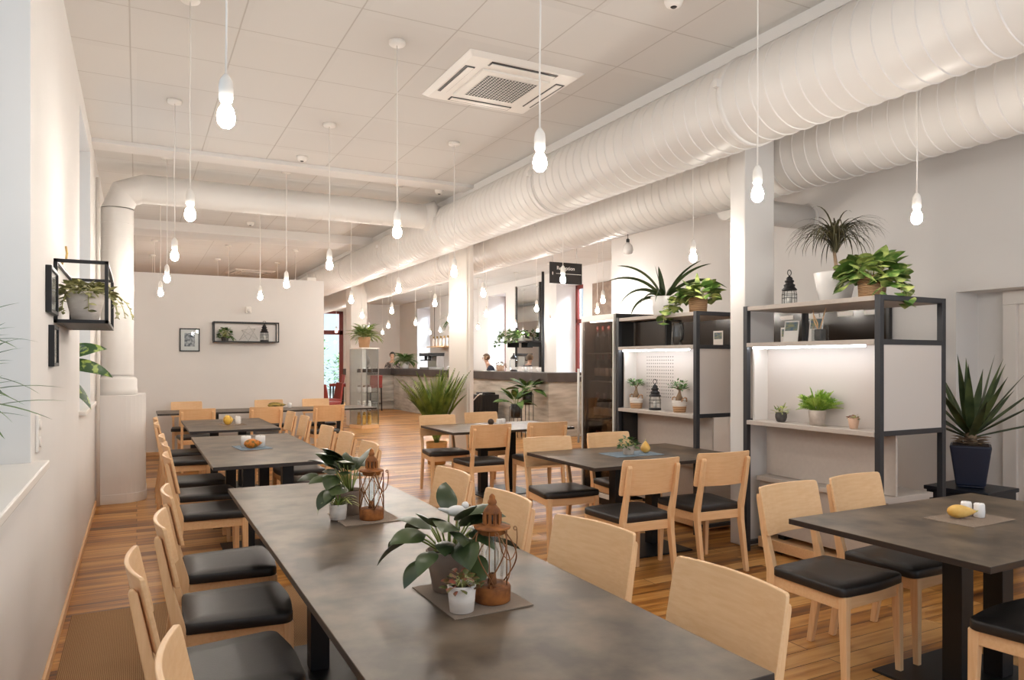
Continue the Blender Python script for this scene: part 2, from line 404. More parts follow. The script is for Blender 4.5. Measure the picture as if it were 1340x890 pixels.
# right wall with a recessed door
m = MB()
for y0, y1, z0, z1 in ((-1.2, 2.2, 0, ZC), (2.2, 3.78, 2.1, ZC), (3.78, 8.9, 0, ZC)):
    m.box(6.3, y0, z0, 6.62, y1, z1)
m.box(6.62, 2.0, 0, 6.75, 4.0, 2.3)
struct('wall_right', m, 'wall')
d = MB(); d.box(6.57, 2.36, 0.0, 6.615, 3.42, 1.98)
dr = struct('door_1', d, 'white_paint', 0.004)
f = MB(); f.box(6.54, 3.42, 0, 6.62, 3.53, 1.979); f.box(6.54, 2.24, 0, 6.62, 2.36, 1.979); f.box(6.54, 2.205, 1.98, 6.62, 3.53, 2.098); f.build('door_frame', 'white_paint', dr, bevel=0.004)
h = MB(); h.lathe([(0.024, 0), (0.024, 0.012)], 16, (6.558, 2.48, 1.04), mat=Matrix.Rotation(R(-90), 3, 'Y')); h.tube([(6.56, 2.48, 1.04), (6.52, 2.48, 1.04), (6.515, 2.5, 1.04), (6.515, 2.6, 1.04)], 0.009, 8); h.build('door_handle', 'steel', dr)
m = MB(); m.box(6.284, -1.2, 0, 6.3, 2.2, 0.08); m.box(6.284, 3.78, 0, 6.3, 8.9, 0.08); struct('baseboard_right', m, 'wall')
# bar room: outer wall with deep windows, end wall with a glazed door
m = MB()
ops = ((12.55, 12.95, 0.0, 3.25), (13.66, 14.83, 0.0, 3.34), (17.5, 18.6, 0.9, 3.37), (23.2, 24.48, 0.9, 3.38))
y = 8.9
for a, b, z0, z1 in ops:
    if a == 12.55: continue
    m.box(8.9, y, 0, 9.6, a, ZC)
    if z0 > 0: m.box(8.9, a, 0, 9.6, b, z0)
    m.box(8.9, a, z1, 9.6, b, ZC); y = b
m.box(8.9, y, 0, 9.6, 26.6, ZC)
m.box(6.62, 8.9, 0, 9.6, 9.1, ZC)
struct('wall_bar', m, 'wall')
for i, (a, b, z0, z1) in enumerate(ops[1:]):
    f = MB(); x = 9.44; w = 0.09
    f.box(x, a, z0, x + 0.07, a + w, z1); f.box(x, b - w, z0, x + 0.07, b, z1); f.box(x, a, z0, x + 0.07, b, z0 + w); f.box(x, a, z1 - w, x + 0.07, b, z1)
    f.box(x, (a + b) / 2 - 0.05, z0, x + 0.07, (a + b) / 2 + 0.05, z1); f.box(x, a, 2.42, x + 0.07, b, 2.52)
    o = struct('window_%d' % (i + 3), f, 'red_paint', 0.006)
    g = MB(); g.box(x + 0.03, a + 0.04, z0 + 0.04, x + 0.036, b - 0.04, z1 - 0.04); g.build('window_pane', 'pane', o)
m = MB()
m.box(-1.0, 26.4, 0, 5.2, 26.6, ZC); m.box(5.2, 26.4, 3.34, 6.74, 26.6, ZC); m.box(6.74, 26.4, 0, 9.6, 26.6, ZC)
struct('wall_far', m, 'wall')
f = MB(); y = 26.45
for x in (5.2, 5.9, 6.6): f.box(x, y, 0, x + 0.14, y + 0.07, 3.34)
f.box(5.2, y, 0, 6.74, y + 0.07, 0.16); f.box(5.2, y, 2.48, 6.74, y + 0.07, 2.64); f.box(5.2, y, 3.24, 6.74, y + 0.07, 3.34)
o = struct('door_2', f, 'red_paint', 0.006)
g = MB(); g.box(5.25, y + 0.03, 0.1, 6.7, y + 0.036, 3.3); g.build('door_glass', 'pane', o)
# columns along the shelving line and beams
for i, (x0, y0, x1, y1) in enumerate(((4.36, 4.31, 4.69, 4.475), (4.36, 9.86, 4.475, 10.55), (4.40, 16.55, 4.78, 17.0))):
    m = MB(); m.box(x0, y0, 0, x1, y1, ZC)
    if i == 1:
        m.box(x0 + 0.03, y0 - 0.04, 0, x0 + 0.07, y0, ZC)
    o = m.build('column', 'white_paint' if i else 'wall', bevel=0.008); o['kind'] = 'structure'
m = MB(); m.box(XW, 7.97, 3.60, 3.62, 8.25, ZC + 0.01); struct('trim_3', m, 'wall')
m = MB(); m.box(3.62, -1.2, 3.56, 4.95, 26.4, ZC + 0.01); struct('trim_4', m, 'wall')
m = MB(); m.box(XW, 12.2, 3.5, 3.62, 12.9, ZC + 0.01); struct('trim_5', m, 'wall')
# boxed pedestal carrying the riser duct
m = MB()
prof = [(XW, 9.35), (XW, 8.66)]
for k in range(9):
    a = -PI / 2 + PI / 2 * k / 8
    prof.append((-0.15 + 0.24 * math.cos(a), 8.9 + 0.24 * math.sin(a)))
prof.append((0.09, 9.35))
def pris(mb, pr, z0, z1):
    n = len(pr); vs = [(a, b, z0) for a, b in pr] + [(a, b, z1) for a, b in pr]
    fs = [tuple(range(n - 1, -1, -1)), tuple(range(n, 2 * n))] + [(i, (i + 1) % n, (i + 1) % n + n, i + n) for i in range(n)]
    mb.add(vs, fs)
pris(m, prof, 0, 1.14)
pris(m, [(a * 1.0 + (0.008 if a > XW else 0), b - (0.008 if b < 9.3 else 0)) for a, b in prof], 0, 0.10)
struct('trim_6', m, 'wall', 0.004)

# ------------------------------------------------------------------ camera, world, render settings
cam = bpy.data.cameras.new('camera'); co = bpy.data.objects.new('camera', cam); COL.objects.link(co)
co.location = (0, 0, 1.5); co.rotation_euler = (R(90), 0, -R(27.455))
cam.sensor_width = 36; cam.sensor_fit = 'HORIZONTAL'; cam.lens = 945 / 1340 * 36; cam.shift_y = (473 - 445) / 1340
cam.clip_start = 0.05
scene.camera = co
w = bpy.data.worlds.new('world'); scene.world = w; w.use_nodes = True
bg = w.node_tree.nodes['Background']; bg.inputs[0].default_value = (0.80, 0.90, 1.0, 1); bg.inputs[1].default_value = WORLD
vs_ = scene.view_settings; vs_.view_transform = 'Standard'; vs_.look = 'None'; vs_.exposure = EXPO; vs_.gamma = 1; vs_.use_curve_mapping = False
cy = scene.cycles
cy.use_denoising = True; cy.max_bounces = 12; cy.diffuse_bounces = 8; cy.glossy_bounces = 3; cy.transmission_bounces = 6; cy.transparent_max_bounces = 12
cy.sample_clamp_indirect = 6.0; cy.caustics_reflective = False; cy.caustics_refractive = False; cy.use_light_tree = True

# daylight entering through the windows of the place
def daylight(name, loc, rot, sx, sy, power):
    l = bpy.data.lights.new(name, 'AREA'); l.shape = 'RECTANGLE'; l.size = sx; l.size_y = sy; l.energy = power; l.color = (0.86, 0.93, 1.0)
    o = bpy.data.objects.new(name, l); COL.objects.link(o); o.location = loc; o.rotation_euler = rot
for y, w_ in ((14.25, 1.1), (18.05, 1.1), (23.84, 1.2)):
    daylight('daylight_bar_window', (11.2, y, 5.2), (0, R(52), 0), 2.0, 2.2, DAY)
daylight('daylight_garden_door', (5.97, 28.6, 5.4), (R(-50), 0, 0), 2.6, 2.0, DAY)
# ------------------------------------------------------------------ ducts
def duct_body(y0, y1, x, z, r, pitch=0.12):
    m = MB(); n = 40; vs = []; fs = []; rows = []
    y = y0
    while y < y1:
        a, b, c, d = (y, r), (y + pitch - 0.014, r), (y + pitch - 0.010, r + 0.006), (y + pitch - 0.004, r + 0.006)
        rows += [a, b, b, c, c, d, d, (y + pitch, r)]
        y += pitch
    for (yy, rr) in rows:
        for k in range(n):
            a = 2 * PI * k / n
            vs.append((x + rr * math.cos(a), yy, z + rr * math.sin(a)))
    for i in range(0, len(rows) - 1, 2):
        for k in range(n):
            k2 = (k + 1) % n; fs.append((i * n + k, i * n + k2, (i + 1) * n + k2, (i + 1) * n + k))
    m.add(vs, fs, 0, True)
    m.f.append(tuple(range(n))); m.mi.append(0); m.sm.append(False)
    return m
def duct_band(y, x, z, r, rod_top):
    m = MB(); n = 40
    vs = []; fs = []
    for yy, rr in ((y, r), (y, r + 0.012), (y + 0.035, r + 0.012), (y + 0.035, r)):
        for k in range(n):
            a = 2 * PI * k / n; vs.append((x + rr * math.cos(a), yy, z + rr * math.sin(a)))
    for i in range(3):
        for k in range(n):
            k2 = (k + 1) % n; fs.append((i * n + k, i * n + k2, (i + 1) * n + k2, (i + 1) * n + k))
    m.add(vs, fs, 0, True)
    ax, az = x - (r + 0.02) * math.cos(R(12)), z + (r + 0.02) * math.sin(R(12))
    m.cbox(ax, y + 0.017, az, 0.05, 0.035, 0.05)
    m.tube([(x, y + 0.017, z + r), (x, y + 0.017, rod_top)], 0.006, 6)
    return m
t = thing('air_duct', 'large white spiral ventilation duct under the ceiling, the one nearer the tables', 'duct', (3.67, -1.0, 0), 0, 'spiral ducts')
duct_body(0, 25, 0, 3.25, 0.29).build('duct_pipe', 'duct', t)
for y in (2.0, 4.55, 7.1, 9.6, 12.1, 14.6, 17.1): duct_band(y, 0, 3.25, 0.29, 3.6).build('hanger_band', 'duct', t)
t = thing('air_duct', 'second white spiral duct, farther right behind the square column', 'duct', (5.0, -1.0, 0), 0, 'spiral ducts')
duct_body(0, 25, 0, 3.25, 0.29).build('duct_pipe', 'duct', t)
for y in (5.72, 9.35, 12.9, 15.8): duct_band(y, 0, 3.25, 0.29, 3.6).build('hanger_band', 'duct', t)
# branch with riser and mitred elbow
t = thing('branch_duct', 'white riser duct turning across the ceiling into the large duct', 'duct', (-0.186, 8.9, 1.14))
m = MB(); r = 0.158; n = 32
def ring(c, nrm_ang, rr):
    # ring in the plane that is tilted about Y by nrm_ang (0 = horizontal ring)
    out = []
    for k in range(n):
        a = 2 * PI * k / n
        lx = rr * math.cos(a); ly = rr * math.sin(a)
        out.append((c[0] + lx * math.cos(nrm_ang), ly, c[2] + lx * math.sin(nrm_ang)))
    return out
rows = []
z = 0.20
while z < 1.86:
    rows += [ring((0, 0, z), 0, r), ring((0, 0, z + 0.142), 0, r), ring((0, 0, z + 0.142), 0, r + 0.0025), ring((0, 0, z + 0.15), 0, r + 0.0025)]; z += 0.15
rb = 0.24
cx, cz = rb, 2.25 - rb
for i in (0, 2, 4):
    ang = PI / 2 * i / 4
    c = (cx - rb * math.cos(ang), 0, cz + rb * math.sin(ang))
    q_ = ring(c, -ang, r); qs = ring(c, -ang, r + 0.004); rows += [q_] if i == 0 else ([q_, q_] if i == 2 else [q_])
x = rb
while x < 3.72:
    for dx, rr in ((0.0, r), (0.142, r), (0.142, r + 0.0025), (0.15, r + 0.0025)):
        rows.append(ring((x + dx, 0, 2.25), -PI / 2, rr))
    x += 0.15
vs = [p for rw in rows for p in rw]; fs = []
for i in range(0, len(rows) - 1, 2):
    for k in range(n):
        k2 = (k + 1) % n; fs.append((i * n + k, i * n + k2, (i + 1) * n + k2, (i + 1) * n + k))
m.add(vs, fs, 0, True)
m.build('duct_pipe', 'duct', t)
m = MB()
m.lathe([(0.0, 0), (0.195, 0), (0.195, 0.06), (0.19, 0.075), (0.19, 0.165), (0.18, 0.185), (0.158, 0.195), (0.158, 0.22)], 32); m.build('base_collar', 'duct', t)
m = MB(); m.lathe([(0.158, -0.06), (0.215, -0.05), (0.19, 0.0), (0.172, 0.05), (0.166, 0.08), (0.158, 0.08)], 32, (3.58, 0, 2.25), mat=Matrix.Rotation(R(-90), 3, 'Y')); m.build('saddle_collar', 'duct', t)
t = thing('stub_duct', 'short grey-white duct stub from the second duct to the right wall', 'duct', (5.153, 5.35, 3.02))
m = MB(); m.lathe([(0.125, 0), (0.125, 0.5), (0.128, 0.51), (0.125, 0.52), (0.125, 1.14)], 28, mat=Matrix.Rotation(R(90), 3, 'Y')); m.build('duct_pipe', 'duct', t)
m = MB(); m.lathe([(0.125, 0), (0.15, 0), (0.15, 0.012), (0.125, 0.012)], 28, (1.135, 0, 0), mat=Matrix.Rotation(R(90), 3, 'Y')); m.build('wall_flange', 'duct', t)
m = MB(); m.tube([(0, 0, 0), (0, 0, 3.4)], 0.018, 10); tag(m.build('heating_pipe', 'white_paint', None, (XW + 0.03, 8.60, 0)), 'thin white vertical pipe in the corner beside the duct pedestal', 'pipe')

# ------------------------------------------------------------------ air conditioner cassettes
def cassette(label, x, y, z, rz=0):
    t = thing('ceiling_air_conditioner', label, 'air conditioner', (x, y, z), rz, 'ceiling cassettes')
    m = MB(); m.frus((0, 0, 0), (0.95, 0.97), (0, 0, -0.03), (0.86, 0.88)); m.build('panel', 'plastic', t, bevel=0.012)
    m = MB(); m.cbox(0, 0, -0.034, 0.56, 0.56, 0.02); m.build('grille_frame', 'plastic', t, bevel=0.008)
    m = MB(); m.cbox(0, 0, -0.0445, 0.42, 0.42, 0.003); m.build('grille_recess', 'void', t)
    m = MB()
    for i in range(17): m.cbox(-0.21 + 0.42 * i / 16, 0, -0.0475, 0.005, 0.43, 0.002)
    for i in range(17): m.cbox(0, -0.21 + 0.42 * i / 16, -0.0475, 0.43, 0.005, 0.002)
    m.build('grille', 'plastic', t)
    for k in range(4):
        q = Matrix.Rotation(PI / 2 * k, 3, 'Z')
        m = MB(); m.cbox(0, 0.375, -0.0295, 0.54, 0.075, 0.008)
        m.v = [tuple(q @ Vector(p)) for p in m.v]; s = m.build('outlet_slot', 'dark_board', t)
        f = MB(); f.cbox(0, 0.368, -0.037, 0.52, 0.048, 0.006)
        f.v = [tuple(q @ Vector(p)) for p in f.v]; f.build('louvre', 'plastic', s, bevel=0.002)
    return t
cassette('square white ceiling air conditioner with dark grille, above the middle of the room', 2.49, 4.985, ZC)
cassette('small far ceiling air conditioner seen over the back partition', 2.4, 18.2, ZC, R(8))

# ------------------------------------------------------------------ chairs
def make_chair(label, group):
    t = thing('dining_chair', label, 'chair', (0, 0, 0), 0, group)
    m = MB()
    def rail(a, b, w=0.022): m.bar((a[0], a[1], 0.402), (b[0], b[1], 0.402), w, 0.062)
    rail((-0.205, 0.195), (0.205, 0.195)); rail((-0.18, -0.195), (0.18, -0.195)); rail((-0.212, 0.19), (-0.188, -0.19)); rail((0.212, 0.19), (0.188, -0.19))
    m.build('seat_frame', 'beech_h', t, bevel=0.004)
    m = MB(); n = 9; out = []
    pts = []
    fw, bw, yf, yb = 0.243, 0.212, 0.215, -0.198
    # outline with rounded corners and bowed front
    def corner(cx, cy, r, a0, a1):
        for k in range(6):
            a = a0 + (a1 - a0) * k / 5; pts.append((cx + r * math.cos(a), cy + r * math.sin(a)))
    for k in range(1, 6):
        pts.append((-fw + 0.05 + (2 * fw - 0.1) * k / 6, yf + 0.016 * math.sin(PI * k / 6)))
    pts2 = pts; pts = []
    corner(fw - 0.04, yf - 0.04, 0.04, PI / 2, 0); a_ = pts; pts = []
    corner(bw - 0.025, yb + 0.025, 0.025, 0, -PI / 2); b_ = pts; pts = []
    corner(-bw + 0.025, yb + 0.025, 0.025, -PI / 2, -PI); c_ = pts; pts = []
    corner(-fw + 0.04, yf - 0.04, 0.04, PI, PI / 2); d_ = pts
    loop = pts2 + a_ + b_ + c_ + d_; L = len(loop)
    vs = []; layers = ((0.985, 0.432), (1.0, 0.436), (1.0, 0.464), (0.992, 0.472), (0.972, 0.4765), (0.6, 0.479), (0.2, 0.480))
    for sc, z in layers:
        for (x, y) in loop: vs.append((x * sc, 0.01 + (y - 0.01) * sc, z))
    fs = [tuple(range(L))]
    for i in range(len(layers) - 1):
        for k in range(L):
            k2 = (k + 1) % L; fs.append((i * L + k, (i + 1) * L + k, (i + 1) * L + k2, i * L + k2))
    fs.append(tuple(reversed(range((len(layers) - 1) * L, len(layers) * L))))
    m.add(vs, fs, 0, True); m.build('seat_cushion', 'leather', t)
    m = MB(); nx = 10; z0, z1, th, sag, hw = 0.622, 0.862, 0.015, 0.036, 0.2275
    def pan(u, z, back):
        x = -hw + 2 * hw * u
        y = -0.197 - (z - 0.46) * 0.21 + sag * ((x / hw) ** 2 - 0.72)
        return (x, y + (0 if back else th), z)
    zs = [z0, z0 + 0.006, z0 + 0.03, z1 - 0.03, z1 - 0.006, z1]; ins = [0.012, 0.003, 0, 0, 0.003, 0.012]
    vs = []; fs = []; nz = len(zs)
    for bk in (0, 1):
        for j, z in enumerate(zs):
            for i in range(nx + 1):
                u = i / nx; e = ins[j] / (2 * hw)
                vs.append(pan(e + u * (1 - 2 * e), z, bk))
    W_ = nx + 1; o_ = nz * W_
    for j in range(nz - 1):
        for i in range(nx):
            a = j * W_ + i
            fs.append((a + 1, a, a + W_, a + W_ + 1)); fs.append((o_ + a, o_ + a + 1, o_ + a + W_ + 1, o_ + a + W_))
        fs.append((j * W_, o_ + j * W_, o_ + (j + 1) * W_, (j + 1) * W_)); a = j * W_ + nx
        fs.append((o_ + a, a, a + W_, o_ + a + W_))
    for i in range(nx):
        fs.append((i, i + 1, o_ + i + 1, o_ + i)); a = (nz - 1) * W_ + i
        fs.append((a + 1, a, o_ + a, o_ + a + 1))
    m.add(vs, fs, 0, False)
    b = m.build('backrest', 'beech_h', t, bevel=0.003)
    for sx in (-1, 1):
        m = MB(); m.frus((sx * 0.212, 0.205, 0.0), (0.028, 0.028), (sx * 0.207, 0.195, 0.434), (0.042, 0.042)); m.build('leg', 'beech', t, bevel=0.005)
        prof = [(-0.288, 0.0), (-0.256, 0.0), (-0.19, 0.36), (-0.185, 0.45), (-0.234, 0.622), (-0.274, 0.812), (-0.285, 0.826), (-0.297, 0.822), (-0.300, 0.808), (-0.268, 0.62), (-0.236, 0.45), (-0.238, 0.36)]
        m = MB(); x = sx * 0.192; m.prism(prof, x - 0.0155, x + 0.0155); m.build('leg', 'beech', t, bevel=0.004)
    return t
chair_used = []
def place_chair(x, y, deg, label, group):
    if not chair_used:
        c = make_chair(label, group); c.location = (x, y, 0); c.rotation_euler = (0, 0, R(deg)); chair_used.append(c); return c
    return dup(chair_used[0], (x, y, 0), R(deg), label, group)
# facing: 0 = +Y, -90 = +X, 90 = -X, 180 = -Y
G1 = 'chairs along the wall side of the nearest long table'
place_chair(0.34, 1.70, -93, 'beech chair with black seat nearest the camera at lower left, cut by the frame edge', G1)
place_chair(0.27, 2.62, -88, 'black-seated beech chair, second from the camera on the wall side of the nearest table', G1)
place_chair(0.365, 3.28, -92, 'black-seated beech chair, third from the camera on the wall side of the nearest table', G1)
place_chair(0.41, 3.98, -90, 'beech chair with black seat at the far wall-side corner of the nearest long table', G1)
G2 = 'chairs on the room side of the nearest long table'
place_chair(1.32, 1.63, 91, 'beech chair tucked in so only its backrest shows, bottom edge, room side of nearest table', G2)
place_chair(1.34, 2.34, 100, 'beech chair turned slightly, backrest behind the rusty lantern, room side of nearest table', G2)
place_chair(1.32, 3.09, 91, 'beech chair with pale backrest behind the tall leafy plant on the nearest table', G2)
place_chair(1.38, 3.91, 92, 'beech chair with bright backrest behind the farther rusty lantern on the nearest table', G2)
G3 = 'chairs on the wall side of the second table'
for y, x, l in ((5.47, 0.46, 'beech chair at the near wall-side end of the second table'), (6.2, 0.475, 'middle beech chair on the wall side of the second table'), (6.9, 0.47, 'beech chair at the far wall-side end of the second table'),
             (8.32, 0.46, 'beech chair at the near wall-side end of the third table'), (9.05, 0.465, 'beech chair at the far wall-side end of the third table')):
    place_chair(x, y, -90 + (y * 7 % 3 - 1), l, G3)
G4 = 'chairs on the room side of the second and third tables'
for y, x, l in ((5.55, 1.36, 'beech chair on the room side of the second table, near end, behind the potted plant'), (6.4, 1.40, 'beech chair with white-lit backrest, middle of the second table, room side'),
             (7.14, 1.40, 'beech chair at the far room-side end of the second table'), (8.56, 1.47, 'beech chair on the room side of the third table, near end'), (9.4, 1.47, 'beech chair on the room side of the third table, far end')):
    place_chair(x, y, 90 + (y * 5 % 3 - 1), l, G4)
G5 = 'chairs around the long table along the back partition'
for x, l in ((0.73, 'beech chair left of three in front of the long table by the back partition'), (1.62, 'middle beech chair in front of the long table by the back partition'), (2.5, 'beech chair right of three in front of the long table by the back partition')):
    place_chair(x, 10.88, 0, l, G5)
for x, l in ((0.70, 'beech chair against the back partition, under the framed print'), (1.95, 'beech chair against the back partition behind the green gourd'), (2.72, 'beech chair against the right end of the back partition')):
    place_chair(x, 12.28, 180, l, G5)
G6 = 'chairs around the far middle table'
place_chair(3.16, 7.78, 177, 'beech chair in front of the potted palm, far side of the far middle table', G6)
place_chair(3.84, 7.98, 180, 'beech chair at the far middle table, mostly hidden behind the tabletop shakers', G6)
place_chair(3.2, 6.86, -2, 'left of two beech chairs with backs to us at the far middle table', G6)
place_chair(3.88, 6.84, -8, 'right of two beech chairs with backs to us at the far middle table', G6)
G7 = 'chairs around the near middle table'
place_chair(3.06, 5.02, 176, 'beech chair facing us at the left end of the near middle table', G7)
place_chair(3.76, 5.10, 180, 'beech chair on the far side of the near middle table, behind the small plant pot', G7)
place_chair(3.02, 4.06, -2, 'left of two beech chairs with backs to us at the near middle table', G7)
place_chair(3.70, 4.10, -4, 'right of two beech chairs with backs to us at the near middle table', G7)
G8 = 'chairs around the right-hand table'
place_chair(3.04, 2.42, 184, 'beech chair facing us, beside the left corner of the front right table', G8)
place_chair(3.60, 2.45, 184, 'beech chair facing us behind the front right table, below the shelving post', G8)
place_chair(3.20, 1.53, 4, 'beech chair cut by the lower right corner of the photo, only seat and legs showing', G8)

# ------------------------------------------------------------------ tables
def make_table(label, x, y, sx, sy, peds, group='dark dining tables'):
    t = thing('dining_table', label, 'table', (x, y, 0), 0, group)
    m = MB(); m.cbox(0, 0, 0.737, sx, sy, 0.026)
    m.mi = [1, 0, 1, 1, 1, 1]
    m.build('tabletop', ['table', 'table_edge'], t, bevel=0.0015, seg=1)
    for (px, py, gap, ax) in peds:
        for s in (-1, 1):
            dx, dy = (s * gap / 2, 0) if ax == 'x' else (0, s * gap / 2)
            m = MB(); m.cbox(px + dx, py + dy, 0.3655, 0.09, 0.09, 0.707); m.build('leg', 'black_metal', t, bevel=0.003)
        m = MB(); m.cbox(px, py, 0.006, 0.66 if ax == 'x' else 0.62, 0.62, 0.012); m.build('base_plate', 'black_metal', t, bevel=0.003)
        m = MB(); m.cbox(px, py, 0.721, 0.5, 0.4, 0.006); m.build('mounting_plate', 'black_metal', t)
    return t
make_table('long grey-brown stone-look table in the foreground', 0.92, 2.9, 0.885, 3.3, [(0.0, 0.66, 0.27, 'x'), (0.0, -0.95, 0.27, 'x')])
make_table('second dark table along the left wall, behind the foreground table', 0.935, 6.65, 0.915, 2.3, [(0, 0.62, 0.3, 'x'), (0, -0.6, 0.3, 'x')])
make_table('third dark table along the left wall, just before the partition table', 0.97, 9.25, 0.94, 1.65, [(0, 0, 0.32, 'x')])
make_table('long dark table set crosswise along the back partition', 1.86, 11.83, 3.2, 0.82, [(-0.95, 0, 0.3, 'x'), (0.95, 0, 0.3, 'x')])
make_table('dark table in the far middle, in front of the palm and bar', 3.70, 7.5, 1.5, 0.98, [(0, 0, 0.36, 'x')])
make_table('dark table in the near middle, in front of the shelving', 3.58, 4.73, 1.45, 1.0, [(0, 0, 0.36, 'x')])
make_table('dark table at the front right with a yellow gourd', 3.49, 1.99, 1.46, 0.92, [(0, 0, 0.32, 'x')])

# ------------------------------------------------------------------ rug
m = MB(); m.cbox(0, 0, 0.004, 1.66, 1.65, 0.008)
tag(m.build('sisal_rug', 'rug', None, (0.49, 4.13, 0), bevel=0.003), 'brown woven sisal rug under the nearest long table', 'rug')

# ------------------------------------------------------------------ pendant lamps
def make_pendant(label, zc, lit='bulb'):
    t = thing('pendant_lamp', label, 'lamp', (0, 0, zc), 0, 'bare bulb pendants')
    m = MB(); m.lathe([(0.012, -0.028), (0.05, -0.026), (0.056, -0.018), (0.056, 0.0)], 20); m.build('ceiling_rose', 'plastic', t)
    m = MB(); m.tube([(0, 0, -0.02), (0.003, 0, -0.35), (-0.003, 0.002, -0.6), (0.002, 0, -0.9), (0, 0, -1.14)], 0.0042, 6); m.build('cord', 'plastic', t)
    m = MB(); m.lathe([(0.006, -1.125), (0.014, -1.135), (0.022, -1.15), (0.025, -1.175), (0.025, -1.21), (0.02, -1.222)], 16); m.build('socket', 'plastic', t)
    m = MB(); m.lathe([(0.013, -1.218), (0.016, -1.235), (0.026, -1.252), (0.031, -1.275), (0.028, -1.298), (0.015, -1.313), (0.0001, -1.317)], 16)
    m.build('light_bulb', lit, t)
    return t
lamps = []
rows = [(2.73, (0.28, 1.555, 2.85, 4.16), 'front'), (4.64, (0.278, 1.545, 4.11), 'second'), (6.53, (0.275, 1.54, 2.755, 4.0), 'third'), (8.36, (0.28, 1.49, 2.8, 3.93), 'fourth'), (10.15, (0.267, 1.47, 2.70, 3.97), 'fifth')]
ords = ['first', 'second', 'third', 'fourth']
pend = []
for y, xs, nm in rows:
    for i, x in enumerate(xs):
        pend.append((x, y, 'bare bulb pendant, %s from the left wall in the %s row of lamps' % (ords[i], nm)))
far = [(5.87, 8.5, 'bare bulb above the glass-door drinks fridge, the higher of two'), (7.0, 10.3, 'bare bulb above the glass-door drinks fridge, the lower of two'),
       (5.7, 12.0, 'bare bulb just right of the far column, below its brighter neighbour'), (7.75, 16.8, 'bare bulb low beside the hanging plant at the far column'),
       (5.86, 10.4, 'bare bulb in front of the wall mirror behind the bar'), (8.1, 15.4, 'bare bulb above the hanging pots behind the bar'),
       (3.9, 12.0, 'bare bulb over the walkway, left of the far column'), (3.8, 13.5, 'bare bulb above the fern on the glass showcase'),
       (5.63, 15.6, 'bare bulb above the green fern on the far counter'), (5.4, 18.5, 'bare bulb between the showcase and the barista'),
       (5.1, 20.8, 'bare bulb in front of the red-framed glass door'), (7.55, 18.9, 'bare bulb above the coffee machine, left of two'), (7.62, 17.9, 'bare bulb above the coffee machine, right of two')]
far += [(5.75, 13.9, 'bare bulb hanging between the far column and the waste bin'), (8.0, 13.6, 'bare bulb behind the bar near the red window frame'), (5.5, 17.2, 'bare bulb low between the showcase and the far wing'),
        (7.9, 20.6, 'bare bulb above the bottle shelf'), (6.6, 21.2, 'bare bulb above the far bar wing and its lone stool')]
pend += far
for x_, y_ in ((0.28, 14.2), (1.5, 14.2), (2.7, 14.2), (0.28, 16.2), (1.5, 16.2), (2.7, 16.2)): pend.append((x_, y_, 'white pendant cord beyond the back partition, its bulb hidden below the top'))
for x_ in (1.555, 2.85, 4.16): pend.append((x_, 0.83, 'bare bulb pendant added unseen above the camera to light the foreground'))  # extra lamps out of view, continuing the grid, added to brighten the foreground
p0 = make_pendant(pend[0][2], ZC); p0.location = (pend[0][0], pend[0][1], ZC)
rnd = random.Random(5)
pb = make_pendant('x', ZC, 'bulb_bar'); first_bar = True
for x, y, l in pend[1:]:
    if (y > 11 and x > 3) or x > 5.2:
        if first_bar: pb.location = (x, y, ZC); pb['label'] = l; first_bar = False
        else: dup(pb, (x, y, ZC), rnd.uniform(0, 6), l)
    else: dup(p0, (x, y, ZC), rnd.uniform(0, 6), l)
# unlit spot lamp hanging by the second duct
t = thing('hanging_spot', 'small unlit hanging lamp beside the long-leaved plant, below the duct', 'lamp', (5.0, 6.74, 3.2))
m = MB(); m.tube([(0, 0, -0.2), (0, 0, -0.30)], 0.004, 6); m.build('cord', 'dark_board', t)
m = MB(); m.lathe([(0.012, -0.34), (0.02, -0.33), (0.02, -0.30), (0.008, -0.29)], 12); m.build('socket', 'dark_board', t)
m = MB(); m.lathe([(0.016, -0.335), (0.05, -0.37), (0.062, -0.42), (0.05, -0.46), (0.001, -0.475)], 14); m.build('lamp_shade', 'bulb_off', t)
# ceiling detectors
def detector(x, y, label):
    t = thing('smoke_detector', label, 'detector', (x, y, ZC), 0, 'ceiling detectors')
    m = MB(); m.lathe([(0.03, -0.05), (0.045, -0.042), (0.055, -0.02), (0.058, 0)], 20); m.build('housing', 'plastic', t)
    m = MB(); m.lathe([(0.012, -0.056), (0.02, -0.05), (0.02, -0.045)], 12); m.build('sensor', 'dark_board', t)
detector(2.81, 3.34, 'round white ceiling detector near the top edge of the photo')
detector(1.53, 7.7, 'round white ceiling detector just before the cross duct')
detector(3.35, 8.42, 'small white ceiling detector where the cross duct meets the large duct')
detector(1.546, 11.7, 'round ceiling detector beyond the cross duct')
